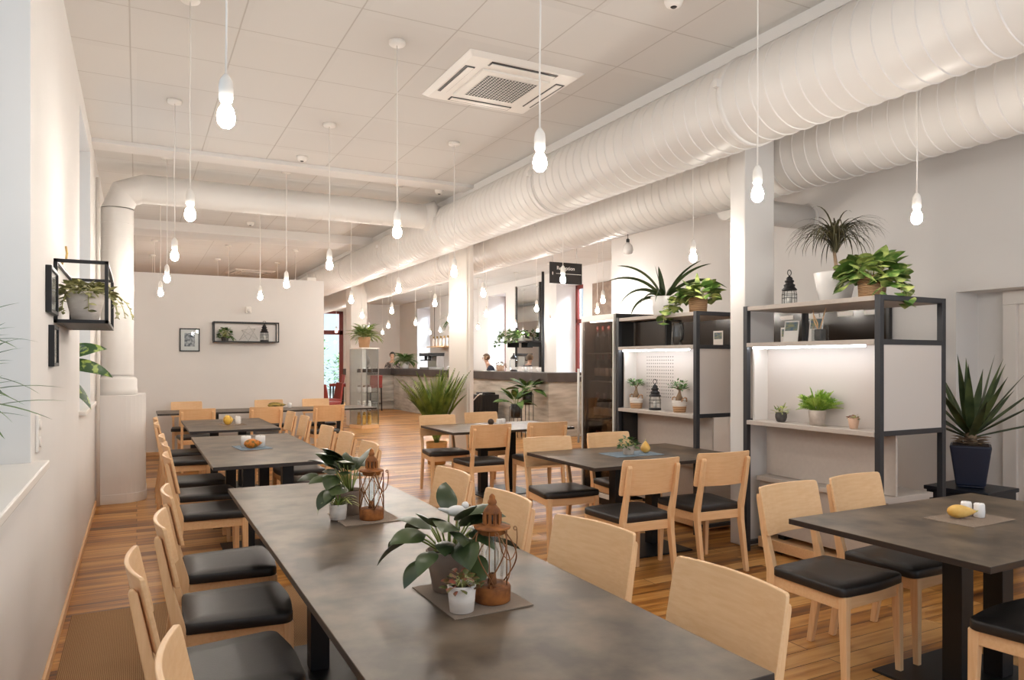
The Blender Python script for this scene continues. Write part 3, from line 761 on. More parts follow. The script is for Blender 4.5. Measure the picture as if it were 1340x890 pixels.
# ------------------------------------------------------------------ shelving units
def shelf_unit(label, y0, y1, peg=False, black_end=False):
    """open metal frame with a lit bay, front at x=4.27, from y0 (near) to y1 (far)"""
    t = thing('shelving_unit', label, 'shelving', (4.27, y0, 0), 0, 'metal shelving units')
    L = y1 - y0; p = 0.04; D = 0.70; H = 1.935
    for x in (0, D - p):
        for y in (0, L - p):
            m = MB(); m.box(x, y, 0, x + p, y + p, H); m.build('post', 'shelf_metal', t, bevel=0.002)
    for y in (0, L - p):
        for z in (H - 0.035, 1.61, 1.01):
            m = MB(); m.box(p, y + 0.002, z, D - p, y + p - 0.002, z + 0.035); m.build('side_rail', 'shelf_metal', t, bevel=0.002)
        m = MB(); m.box(p, y + 0.002, 0.05, D - p, y + p - 0.002, 0.08); m.build('side_rail', 'shelf_metal', t, bevel=0.002)
    m = MB(); m.box(0.004, p + 0.001, H - 0.036, D - 0.004, L - p - 0.001, H - 0.004); m.build('top_board', 'shelf_board', t, bevel=0.002)
    m = MB(); m.box(-0.006, p + 0.001, 1.612, 0.40, L - p - 0.001, 1.645); m.build('upper_shelf', 'shelf_board', t, bevel=0.002)
    m = MB(); m.box(-0.006, p + 0.001, 1.005, 0.40, L - p - 0.001, 1.037); m.build('lower_shelf', 'shelf_board', t, bevel=0.002)
    m = MB(); m.box(0.205, p, 1.037, 0.223, L - p, 1.612); bp = m.build('back_panel', 'bay_grey', t)
    if peg:
        m = MB()
        for i in range(13):
            for j in range(13):
                m.cbox(0.2045, L - 0.62 + i * 0.032, 1.16 + j * 0.032, 0.002, 0.009, 0.009)
        m.build('peg_holes', 'dark_board', bp)
    m = MB(); m.box(0.06, L - p - 0.02, 1.037, 0.205, L - p - 0.002, 1.612); m.build('side_panel', 'bay_white', t)
    m = MB(); m.box(0.042, 0.006, 1.045, D - p - 0.002, 0.016, 1.61); m.build('side_panel', 'bay_grey', t)
    m = MB(); m.box(0.03, p + 0.10, 1.598, 0.05, L - p - 0.03, 1.612); m.build('led_strip', 'led', t)
    m = MB(); m.box(0.215, p, 0.60, 0.235, L - p, 1.005); m.build('lower_back_panel', 'shelf_board', t)
    if black_end:
        m = MB(); m.box(0.045, L - p - 0.03, 0.1, 0.30, L - p - 0.004, 1.005); m.build('end_panel', 'dark_board', t)
    m = MB(); m.box(0.10, p, 0.56, 0.62, L - p, 0.595); m.build('bench_board', 'shelf_board', t, bevel=0.003)
    m = MB(); m.box(0.14, p, 0.16, 0.58, L - p, 0.56); m.build('base_cabinet', 'shelf_board', t, bevel=0.002)
    m = MB(); m.box(0.12, p, 0.03, 0.60, L - p, 0.11); m.build('plinth', 'beech_h', t, bevel=0.003)
    for y in (0.2, L - 0.2):
        for x in (0.2, 0.5):
            m = MB(); m.cbox(x, y, 0.0155, 0.06, 0.06, 0.031); m.build('foot', 'dark_board', t)
        m = MB(); m.box(0.2, y - 0.03, 0.11, 0.5, y + 0.03, 0.16); m.build('plinth_block', 'dark_board', t)
    return t
shelf_unit('dark metal shelving unit at the right with three small pots in its lit bay', 3.05, 4.24)
shelf_unit('dark metal shelving unit beside the drinks fridge with bonsai baskets in its lit bay', 4.78, 5.95, True, True)

# black flat box and jug on the left unit
t = thing('black_box', 'wide flat black box on the upper shelf of the left shelving unit', 'box', (4.46, 5.60, 1.645))
m = MB(); m.cbox(0, 0, 0.125, 0.10, 0.50, 0.25); m.build('case', 'dark_board', t, bevel=0.004)
m = MB(); m.cbox(-0.052, 0, 0.125, 0.004, 0.48, 0.23); m.build('front_panel', 'dark_glass', t)
t = thing('glass_jug', 'glass jug with a tall dark handle beside the flat black box', 'jug', (4.44, 5.24, 1.645))
m = MB(); m.lathe([(0.001, 0.003), (0.05, 0.003), (0.052, 0.10), (0.045, 0.18), (0.05, 0.22), (0.047, 0.22), (0.042, 0.18), (0.049, 0.10), (0.047, 0.008), (0.001, 0.008)], 20); m.build('body', 'glass', t)
m = MB(); m.tube([(0.0, -0.05, 0.04), (0, -0.085, 0.06), (0, -0.095, 0.13), (0, -0.085, 0.2), (0, -0.048, 0.21)], 0.010, 8); m.build('handle', 'dark_board', t)
m = MB(); m.lathe([(0.001, 0.222), (0.05, 0.222), (0.05, 0.236), (0.001, 0.24)], 20); m.build('lid', 'dark_board', t)
# cards and glass things on the right unit's upper shelf
def card(label, x, y, z, h=0.17, wd=0.125, rz=0.15):
    t = thing('menu_card', label, 'card', (x, y, z), rz, 'menu cards')
    m = MB(); m.hexa([(0, -wd / 2, 0), (0.004, -wd / 2, 0), (0.004, wd / 2, 0), (0, wd / 2, 0), (0.03, -wd / 2, h), (0.034, -wd / 2, h), (0.034, wd / 2, h), (0.03, wd / 2, h)]); m.build('card_sheet', 'paper', t)
    m = MB(); m.hexa([(-0.006, -0.02, 0), (0.045, -0.02, 0), (0.045, 0.02, 0), (0.0, 0.02, 0), (0.014, -0.02, 0.02), (0.045, -0.02, 0.004), (0.045, 0.02, 0.004), (0.014, 0.02, 0.02)]); m.build('stand', 'plastic', t)
    m = MB(); k = 0.026
    m.hexa([(k * .56 - .002, -wd / 2 + .01, h * .55), (k * .56, -wd / 2 + .01, h * .55), (k * .56, wd / 2 - .01, h * .55), (k * .56 - .002, wd / 2 - .01, h * .55), (k * 1.08 - .002, -wd / 2 + .01, h * .94), (k * 1.08, -wd / 2 + .01, h * .94), (k * 1.08, wd / 2 - .01, h * .94), (k * 1.08 - .002, wd / 2 - .01, h * .94)])
    m.build('photo_print', 'photo', t)
card('white menu card with landscape photo, left of the glass vase on the shelving', 4.50, 3.98, 1.645)
card('white menu card half hidden behind the glass vase on the right shelving unit', 4.56, 3.80, 1.645, 0.19, 0.11)
t = thing('glass_vase', 'square glass vase with bare pale twigs on the right shelving unit', 'vase', (4.46, 3.67, 1.645))
m = MB(); m.cbox(0, 0, 0.06, 0.085, 0.085, 0.115); m.build('vase_body', 'glass', t, bevel=0.004)
m = MB(); m.cbox(0.0, 0, 0.05, 0.06, 0.06, 0.085); m.build('pebble_filling', 'grey_pot', t, bevel=0.008)
m = MB()
for pts in ([(0, 0, 0.06), (0.0, 0.05, 0.15), (0.01, 0.07, 0.24)], [(0, 0.01, 0.06), (0, -0.02, 0.15), (-0.01, -0.06, 0.245)], [(0, 0.02, 0.06), (0.01, 0.03, 0.14), (0.0, 0.055, 0.2)]): m.tube(pts, [0.006, 0.0045, 0.003], 6)
m.build('twigs', 'beech', t)
# dark notice board on the right wall
t = thing('notice_board', 'dark glass notice board on the right wall, seen through the shelving', 'board', (6.292, 6.0, 1.05))
m = MB(); m.box(-0.03, -1.60, 0, 0, 1.6, 1.0); m.build('board_panel', 'dark_glass', t, bevel=0.003)
m = MB(); m.box(-0.045, -1.63, -0.02, 0, -1.60, 1.02); m.box(-0.045, 1.60, -0.02, 0, 1.63, 1.02); m.box(-0.045, -1.6, 1.0, 0, 1.6, 1.02); m.box(-0.045, -1.6, -0.02, 0, 1.6, 0); m.build('board_frame', 'dark_board', t)
for i, y in enumerate((-1.45, -1.15, -0.75, -0.42, 0.3)):
    m = MB(); m.box(-0.036, y - 0.09, 0.90, -0.031, y + 0.09, 0.945); m.build('painted_light_bar', 'paper', t)  # bright light bars on the dark glass, put in as white strips
for i, y in enumerate((-0.42, 0.62)):
    m = MB(); m.box(-0.036, y - 0.08, 0.60, -0.031, y + 0.08, 0.82); o = m.build('pinned_sheet', 'paper', t)
    m = MB(); m.box(-0.038, y - 0.065, 0.72, -0.0365, y + 0.065, 0.80); m.build('sheet_photo', 'photo', o)

# ------------------------------------------------------------------ drinks fridge
t = thing('drinks_fridge', 'tall glass-door drinks fridge with steel handle left of the shelving units', 'fridge', (4.30, 6.02, 0))
m = MB(); D, Wd, H = 0.62, 0.60, 1.985
m.box(0.02, 0, 0.08, D, 0.03, H); m.box(0.02, Wd - 0.03, 0.08, D, Wd, H); m.box(D - 0.03, 0.03, 0.08, D, Wd - 0.03, H); m.box(0.02, 0.03, 0.08, D - 0.03, Wd - 0.03, 0.12); m.box(0.02, 0.03, H - 0.05, D - 0.03, Wd - 0.03, H)
m.build('cabinet', 'fridge_inside', t, bevel=0.003)
m = MB(); m.box(0.02, -0.004, 0.08, D, -0.001, H); m.box(0.02, Wd + 0.001, 0.08, D, Wd + 0.004, H); m.box(0.02, 0, H + 0.0005, D, Wd, H + 0.003); m.build('outer_cladding', 'dark_board', t)
m = MB(); m.box(0.03, 0.02, 0, D - 0.02, Wd - 0.02, 0.08); m.build('plinth', 'dark_board', t)
m = MB(); m.box(-0.012, 0.0, 0.08, 0.016, 0.022, H); m.box(-0.012, Wd - 0.022, 0.08, 0.016, Wd, H); m.box(-0.010, 0.022, 0.08, 0.014, Wd - 0.022, 0.13); m.box(-0.010, 0.022, H - 0.06, 0.014, Wd - 0.022, H)
d = m.build('door', ['alu'], t, bevel=0.003)
m = MB(); m.box(-0.004, 0.022, 0.13, 0.004, Wd - 0.022, H - 0.06); m.build('door_glass', 'smoke_glass', d)
m = MB(); m.tube([(-0.055, Wd - 0.012, 0.62), (-0.055, Wd - 0.012, 1.42)], 0.013, 10)
for z in (0.70, 1.34): m.tube([(-0.055, Wd - 0.012, z), (-0.01, Wd - 0.012, z)], 0.008, 8)
m.build('door_handle', 'alu', d)
SH = (0.50, 0.86, 1.28, 1.58)
for z in SH:
    m = MB(); m.box(0.05, 0.035, z, D - 0.04, Wd - 0.035, z + 0.012); m.build('wire_shelf', 'steel', t)
m = MB(); m.box(0.05, 0.08, H - 0.066, 0.07, Wd - 0.08, H - 0.052); m.build('led_strip', 'led_soft', t)
def make_bottle(label, r=0.036, h=0.29, cap='capsule', body='bottle', lab=True, group='bottles in the drinks fridge', name='wine_bottle'):
    t = thing(name, label, 'bottle', (0, 0, 0), 0, group)
    m = MB(); m.lathe([(r * 0.9, 0), (r, 0.006), (r, h * 0.58), (r * 0.9, h * 0.65), (r * 0.42, h * 0.76), (r * 0.38, h * 0.98), (r * 0.3, h)], 14); m.build('bottle_body', body, t)
    m = MB(); m.lathe([(r * 0.42, h * 0.80), (r * 0.43, h * 1.005), (0.0001, h * 1.01)], 12); m.build('capsule', cap, t)
    if lab:
        m = MB(); m.lathe([(r + 0.0008, h * 0.18), (r + 0.0008, h * 0.48)], 14); m.build('bottle_label', 'paper', t)
    return t
b = None
for z, nm, n_, lb in ((SH[3], 'dark bottle with red capsule on the top shelf of the drinks fridge', 5, False), (SH[2], 'dark bottle with white label on the second shelf of the drinks fridge', 5, True), (SH[1], 'dark bottle on the third shelf of the drinks fridge', 4, True), (SH[0], 'squat bottle with pale label on the lower shelf of the drinks fridge', 4, True)):
    for i in range(n_):
        y = 6.02 + 0.09 + (0.42 / (n_ - 1)) * i
        loc = (4.44, y, z + 0.012)
        if i == 0:
            b = make_bottle(nm, 0.036 if n_ == 5 else 0.042, 0.285 if z != SH[0] else 0.24, lab=lb, group=nm.split(' on ')[-1].replace('the ', '', 1)); b.location = loc
        else: dup(b, loc, 0.3 * i)

# ------------------------------------------------------------------ hanging reception sign
t = thing('hanging_sign', 'dark hanging sign reading Reception with an arrow, near the bar', 'sign', (6.49, 10.5, 2.82))
m = MB(); m.box(-0.32, -0.012, 0, 0.32, 0.012, 0.36); m.build('sign_board', 'dark_board', t, bevel=0.002)
for x in (-0.26, 0.22):
    m = MB(); m.tube([(x, 0, 0.35), (x, 0, ZC - 2.82)], 0.006, 6); m.build('hanging_rod', 'steel', t)
def text(body, size, loc, mat, parent, name, rot=(PI / 2, 0, 0), align='LEFT'):
    c = bpy.data.curves.new(name, 'FONT'); c.body = body; c.size = size; c.extrude = 0.0008; c.align_x = align
    tmp = bpy.data.objects.new(name, c); COL.objects.link(tmp); bpy.context.view_layer.update()
    me = bpy.data.meshes.new_from_object(tmp); bpy.data.objects.remove(tmp); me.materials.clear(); me.materials.append(M[mat])
    o = bpy.data.objects.new(name, me); COL.objects.link(o); o.location = loc; o.rotation_euler = rot; o.parent = parent
    return o
text('Reception', 0.088, (-0.19, -0.0135, 0.235), 'paper', t, 'sign_lettering')
m = MB(); m.box(-0.20, -0.0145, 0.165, 0.30, -0.0125, 0.171); m.build('rule_line', 'paper', t)
m = MB(); m.add([(-0.28, -0.0145, 0.165), (-0.255, -0.0145, 0.165), (-0.2675, -0.0145, 0.20)], [(0, 1, 2)]); m.add([(-0.28, -0.0125, 0.165), (-0.255, -0.0125, 0.165), (-0.2675, -0.0125, 0.20)], [(0, 2, 1)]); m.box(-0.272, -0.0145, 0.14, -0.263, -0.0125, 0.166); m.build('arrow_mark', 'paper', t)
t['label'] = 'dark hanging sign reading Reception with an arrow, near the bar'

# ------------------------------------------------------------------ wall decorations
def display_box(label, loc, rz, group='metal display frames'):
    """width along local x, depth -y (away from wall), origin lower wall-side corner"""
    t = thing('wall_display_shelf', label, 'shelf', loc, rz, group)
    W_, D_, H_, p = 1.02, 0.25, 0.335, 0.018
    m = MB()
    for x in (0, W_ - p):
        for y in (-p, -D_): m.box(x, y, 0, x + p, y + p, H_)
        m.box(x, -D_, 0, x + p, 0, p); m.box(x, -D_, H_ - p, x + p, 0, H_)
    for y in (-p, -D_):
        m.box(p, y, 0, W_ - p, y + p, p); m.box(p, y, H_ - p, W_ - p, y + p, H_)
    m.build('metal_frame', 'black_metal', t, bevel=0.001)
    m = MB(); m.box(p, -D_ + p, 0.002, W_ - p, -p, 0.016); m.build('shelf_board', 'dark_wood', t)
    return t
display_box('black metal display frame on the left wall holding a white pot of trailing plants', (XW, 4.44, 1.703), PI / 2)
bd = display_box('black metal display frame on the back partition with a plant and a lantern', (1.10, 12.8, 1.815), 0)
m = MB()
S_ = [(0.40, -0.13, 0.03), (0.70, -0.13, 0.05), (0.44, -0.14, 0.2), (0.66, -0.1, 0.23), (0.55, -0.16, 0.27), (0.55, -0.08, 0.02)]
for a, b_ in ((0, 4), (4, 1), (1, 2), (2, 3), (3, 0), (5, 2), (5, 3)): m.tube([S_[a], S_[b_]], 0.003, 5)
tag(m.build('wire_star', 'steel', None, (1.10, 12.8, 1.817)), 'geometric wire star in the display frame on the back partition', 'ornament')
def picture(label, loc, rz, w_, h_):
    t = thing('picture_frame', label, 'picture', loc, rz, 'framed prints')
    m = MB(); f = 0.018; d = 0.026
    m.box(0, -d, 0, f, 0, h_); m.box(w_ - f, -d, 0, w_, 0, h_); m.box(f, -d, 0, w_ - f, 0, f); m.box(f, -d, h_ - f, w_ - f, 0, h_); m.build('frame', 'black_metal', t, bevel=0.002)
    m = MB(); m.box(f, -0.014, f, w_ - f, -0.004, h_ - f); m.build('mount', 'paper', t)
    m = MB(); m.box(w_ * 0.24, -0.0155, h_ * 0.22, w_ * 0.76, -0.014, h_ * 0.80); m.build('print', 'print', t)
    m = MB(); m.box(f, -0.021, f, w_ - f, -0.019, h_ - f); m.build('picture_glass', 'glass', t)
picture('black framed print with white mount on the back partition', (0.61, 12.8, 1.66), 0, 0.30, 0.375)
picture('black framed picture on the left wall, directly above a smaller one', (XW, 4.06, 1.735), PI / 2, 0.34, 0.225)
picture('smaller black framed picture on the left wall, below the other one', (XW, 4.19, 1.475), PI / 2, 0.24, 0.205)
t = thing('motion_sensor', 'small white sensor on the back partition above the display frame', 'sensor', (1.66, 12.8, 2.36))
m = MB(); m.cbox(0, -0.03, 0, 0.09, 0.06, 0.11); m.build('housing', 'plastic', t, bevel=0.01)
m = MB(); m.ball((0, -0.06, -0.015), 0.03, 12, 8); m.build('lens', 'bulb_off', t)
t = thing('brass_wall_hook', 'small brass hook on the left wall above the display frame', 'hook', (XW, 4.78, 2.06))
m = MB(); m.lathe([(0.018, 0), (0.018, 0.012), (0.012, 0.018)], 14, mat=Matrix.Rotation(R(90), 3, 'Y')); m.build('rosette', 'brass', t)
m = MB(); m.tube([(0.015, 0, 0), (0.03, 0, 0.01), (0.035, 0.0, 0.05), (0.03, 0, 0.09)], 0.006, 8); m.build('hook_arm', 'brass', t)
t = thing('wall_socket', 'white socket plate on the left wall beside the near window sill', 'socket', (XW, 3.72, 1.19))
m = MB(); m.cbox(0.006, 0, 0, 0.012, 0.085, 0.16); m.build('plate', 'plastic', t, bevel=0.003)
for z in (-0.038, 0.038):
    m = MB(); m.lathe([(0.024, 0.0), (0.024, 0.006), (0.018, 0.007)], 16, (0.011, 0, z), mat=Matrix.Rotation(R(90), 3, 'Y')); m.build('outlet', 'bay_white', t)
# ------------------------------------------------------------------ pots and plants
def pot(t, r0, r1, h, mat, wall=0.006, name='pot', n=28, rim=0.0, soil=True, prof=None):
    m = MB()
    pr = prof or [(r0 * 0.85, 0), (r0, h * 0.03), ((r0 + r1) / 2 * 1.01, h * 0.5), (r1, h * (0.97 if not rim else 1 - rim))]
    if rim: pr += [(r1 + 0.006, h * (1 - rim)), (r1 + 0.006, h * 0.99)]
    rt = pr[-1][0]
    pr = pr + [(rt - wall * 0.4, h), (rt - wall, h * 0.99), (r1 - wall * 1.4, h * 0.86)]
    m.lathe(pr, n); m.f.pop(); m.mi.pop(); m.sm.pop()
    o = m.build(name, mat, t)
    if soil:
        m = MB(); m.lathe([(0.001, h * 0.88), (r1 - wall * 1.3, h * 0.87)], n); m.f = m.f[:-1]; m.mi = m.mi[:-1]; m.sm = m.sm[:-1]; m.build('soil', 'soil', t)
    return o
def square_pot(t, s0, s1, h, mat):
    m = MB(); m.frus((0, 0, 0), (s0 * .86, s0 * .86), (0, 0, h * 0.06), (s0, s0)); m.frus((0, 0, h * .06), (s0, s0), (0, 0, h), (s1, s1)); m.build('pot', mat, t, bevel=0.012, seg=3)
    m = MB(); m.cbox(0, 0, h + 0.001, s1 * 0.86, s1 * 0.86, 0.004); m.build('soil', 'soil', t)

def philo(t, z0, seed, n, pl, L, W, leafm='leaf_philo', spread=0.9, azs=None, els=None, stem='stem'):
    r = random.Random(seed); lf = MB(); st = MB()
    for i in range(n):
        az = azs[i] if azs else 2 * PI * i / n + r.uniform(-0.35, 0.35)
        el = els[i] if els else r.uniform(0.35, 1.3)
        p = pl * r.uniform(0.7, 1.15); b = Vector((0.02 * math.cos(az), 0.02 * math.sin(az), z0))
        pts = [b]
        for k in range(1, 5):
            e = el + 0.25 * (1 - k / 4) ; d = Vector((math.cos(e) * math.cos(az), math.cos(e) * math.sin(az), math.sin(e))); pts.append(pts[-1] + d * p / 4)
        st.tube(pts, [0.004, 0.0036, 0.0032, 0.0028, 0.0026], 6)
        l_ = L * r.uniform(0.8, 1.15)
        lf.leaf(pts[-1], az + r.uniform(-0.3, 0.3), el - r.uniform(0.15, 0.6) * spread, l_, W * l_ / L, r.uniform(0.7, 1.4), 'ovate', 0.22, 8, 0, r.uniform(-0.5, 0.5))
    st.build('stems', stem, t); lf.build('foliage', leafm, t)
def straps(t, z0, seed, n, L, W, leafm, el=(0.5, 1.4), droop=(0.8, 1.8), shape='strap', r0=0.02, fold=0.3, seg=9, name='foliage', z1=0.0, lv=0.25):
    r = random.Random(seed); lf = MB()
    for i in range(n):
        az = i * 2.39996 + r.uniform(-0.25, 0.25); rr = r0 * r.uniform(0.3, 1)
        lf.leaf((rr * math.cos(az), rr * math.sin(az), z0 + z1 * i / n), az, r.uniform(*el), L * r.uniform(1 - lv, 1 + lv * 0.5), W * r.uniform(0.8, 1.1), r.uniform(*droop), shape, fold, seg)
    return lf.build(name, leafm, t)
def bushy(t, z0, seed, n, rad, hgt, L, W, leafm, shape='heart', cz=0.0, trails=(), stems=True, up=0.4, lowest=-0.15):
    """leaves spread over a dome plus optional trailing stems [(az, length, drop)]"""
    r = random.Random(seed); lf = MB(); st = MB()
    for i in range(n):
        az = i * 2.39996; u = (i + 0.5) / n; el = math.asin(max(lowest, 1 - (1 - lowest) * u))
        q = r.uniform(0.72, 1.0)
        p = Vector((rad * q * math.cos(el) * math.cos(az), rad * q * math.cos(el) * math.sin(az), z0 + cz + hgt * q * math.sin(el)))
        if stems and i % 2 == 0: st.tube([(0.01 * math.cos(az), 0.01 * math.sin(az), z0), (p.x * 0.55, p.y * 0.55, z0 + (p.z - z0) * 0.7 + 0.01), p], [0.0025, 0.002, 0.0016], 5)
        lf.leaf(p, az + r.uniform(-0.7, 0.7), el * 0.5 + r.uniform(-0.3, up), L * r.uniform(0.7, 1.15), W * r.uniform(0.75, 1.1), r.uniform(0.4, 1.3), shape, 0.2, 6, 0, r.uniform(-0.7, 0.7))
    for az, ln, dr in trails:
        pts = [Vector((0, 0, z0 + 0.02))]; k = 9
        for j in range(1, k + 1):
            e = 0.5 - dr * j / k; a = az + 0.25 * math.sin(j)
            pts.append(pts[-1] + Vector((math.cos(e) * math.cos(a), math.cos(e) * math.sin(a), math.sin(e))) * ln / k)
        st.tube(pts, 0.0022, 5)
        for j in range(2, k + 1):
            a = az + (1.2 if j % 2 else -1.2)
            lf.leaf(pts[j], a, r.uniform(-0.6, 0.4), L * r.uniform(0.6, 1.0), W * r.uniform(0.6, 1.0), 0.8, shape, 0.2, 6, 0, r.uniform(-0.6, 0.6))
    if st.v: st.build('stems', 'stem_pale', t)
    lf.build('foliage', leafm, t)
def fern(t, z0, seed, n, L, leafm, lw=0.02, lls=0.05, droop=(1.0, 1.9), el=(0.4, 1.35), pinn=14, stemm='stem', lel=0.15, lang=1.05):
    r = random.Random(seed); lf = MB(); st = MB()
    for i in range(n):
        az = i * 2.39996 + r.uniform(-0.2, 0.2); e0 = r.uniform(*el); dr = r.uniform(*droop); l_ = L * r.uniform(0.7, 1.1)
        p = Vector((0.015 * math.cos(az), 0.015 * math.sin(az), z0)); pts = [p.copy()]
        for k in range(pinn):
            t_ = (k + 1) / pinn; e = e0 - dr * t_
            d = Vector((math.cos(e) * math.cos(az), math.cos(e) * math.sin(az), math.sin(e))); p = p + d * l_ / pinn; pts.append(p.copy())
            if k > 1:
                ll = lls * math.sin(PI * (0.15 + 0.85 * t_)) * 1.1 + lls * 0.12
                for s in (-1, 1): lf.leaf(p, az + s * lang, e + lel, ll, lw, 0.7, 'lance', 0.15, 2)
        st.tube(pts[::3] + [pts[-1]] if pinn % 3 else pts[::3], 0.002, 5)
    st.build('stems', stemm, t); lf.build('foliage', leafm, t)
def bonsai(t, z0, seed, h, lean=0.0):
    r = random.Random(seed); m = MB()
    m.tube([(0, 0, z0 - 0.01), (0.004, 0.006, z0 + h * 0.15), (-0.004, 0.0, z0 + h * 0.3), (lean * 0.4, lean * 0.4, z0 + h * 0.45), (lean, lean, z0 + h * 0.6)], [0.03, 0.036, 0.022, 0.012, 0.008], 10)
    for k in range(4):
        a = k * 1.57 + 0.4; m.tube([(0.0, 0, z0 + h * 0.12), (0.03 * math.cos(a), 0.03 * math.sin(a), z0 + h * 0.06), (0.04 * math.cos(a), 0.04 * math.sin(a), z0 - 0.01)], [0.016, 0.012, 0.007], 8)
    tips = []
    for k in range(6):
        a = k * 1.05 + 0.3; q = r.uniform(0.03, 0.07); p = (lean + q * math.cos(a), lean + q * math.sin(a), z0 + h * r.uniform(0.62, 0.9)); tips.append(p)
        m.tube([(lean, lean, z0 + h * 0.55), p], [0.006, 0.003], 6)
    m.build('trunk', 'bark', t)
    lf = MB()
    for p in tips:
        for k in range(16):
            a = r.uniform(0, 6.28); e = r.uniform(-0.4, 1.2); q = r.uniform(0.0, 0.035)
            lf.leaf((p[0] + q * math.cos(a), p[1] + q * math.sin(a), p[2] + q * math.sin(e)), a, e, 0.034, 0.02, 0.4, 'ovate', 0.15, 4, 0, r.uniform(-0.5, 0.5))
    lf.build('foliage', 'leaf_bonsai', t)
def lantern_black(label, loc, s=1.0, group='black ship lanterns'):
    t = thing('black_lantern', label, 'lantern', loc, 0, group)
    S = lambda pr: [(a * s, b * s) for a, b in pr]
    m = MB(); m.lathe(S([(0.058, 0), (0.062, 0.004), (0.062, 0.018), (0.05, 0.022)]), 24); m.build('base', 'black_metal', t)
    m = MB(); m.lathe(S([(0.054, 0.02), (0.057, 0.06), (0.057, 0.10), (0.05, 0.13), (0.045, 0.14)]), 24); m.f = m.f[:-2]; m.mi = m.mi[:-2]; m.sm = m.sm[:-2]; m.build('glass_body', 'glass', t)
    m = MB()
    for k in range(6):
        a = k * PI / 3; m.tube([(0.06 * s * math.cos(a), 0.06 * s * math.sin(a), z * s) for z in (0.01, 0.10)] + [(0.05 * s * math.cos(a), 0.05 * s * math.sin(a), 0.145 * s)], 0.002 * s, 5)
    for z in (0.07, 0.10): m.tube([(0.0605 * s * math.cos(a * PI / 12), 0.0605 * s * math.sin(a * PI / 12), z * s) for a in range(24)], 0.0018 * s, 5, closed=True)
    m.build('wire_guard', 'black_metal', t)
    m = MB(); m.lathe(S([(0.060, 0.135), (0.062, 0.142), (0.045, 0.160), (0.042, 0.168), (0.046, 0.172), (0.046, 0.182), (0.032, 0.19), (0.030, 0.20), (0.038, 0.206), (0.038, 0.216), (0.024, 0.226), (0.028, 0.232), (0.020, 0.246), (0.008, 0.254), (0.006, 0.262)]), 24); m.build('chimney_cap', 'black_metal', t)
    m = MB(); m.tube([(0.022 * s * math.cos(a * PI / 10), 0, 0.284 * s + 0.024 * s * math.sin(a * PI / 10)) for a in range(20)], 0.0034 * s, 6, closed=True); m.build('ring_handle', 'black_metal', t)
    m = MB(); m.lathe(S([(0.018, 0.022), (0.018, 0.085), (0.002, 0.09)]), 14); m.build('candle', 'plastic', t)
    return t
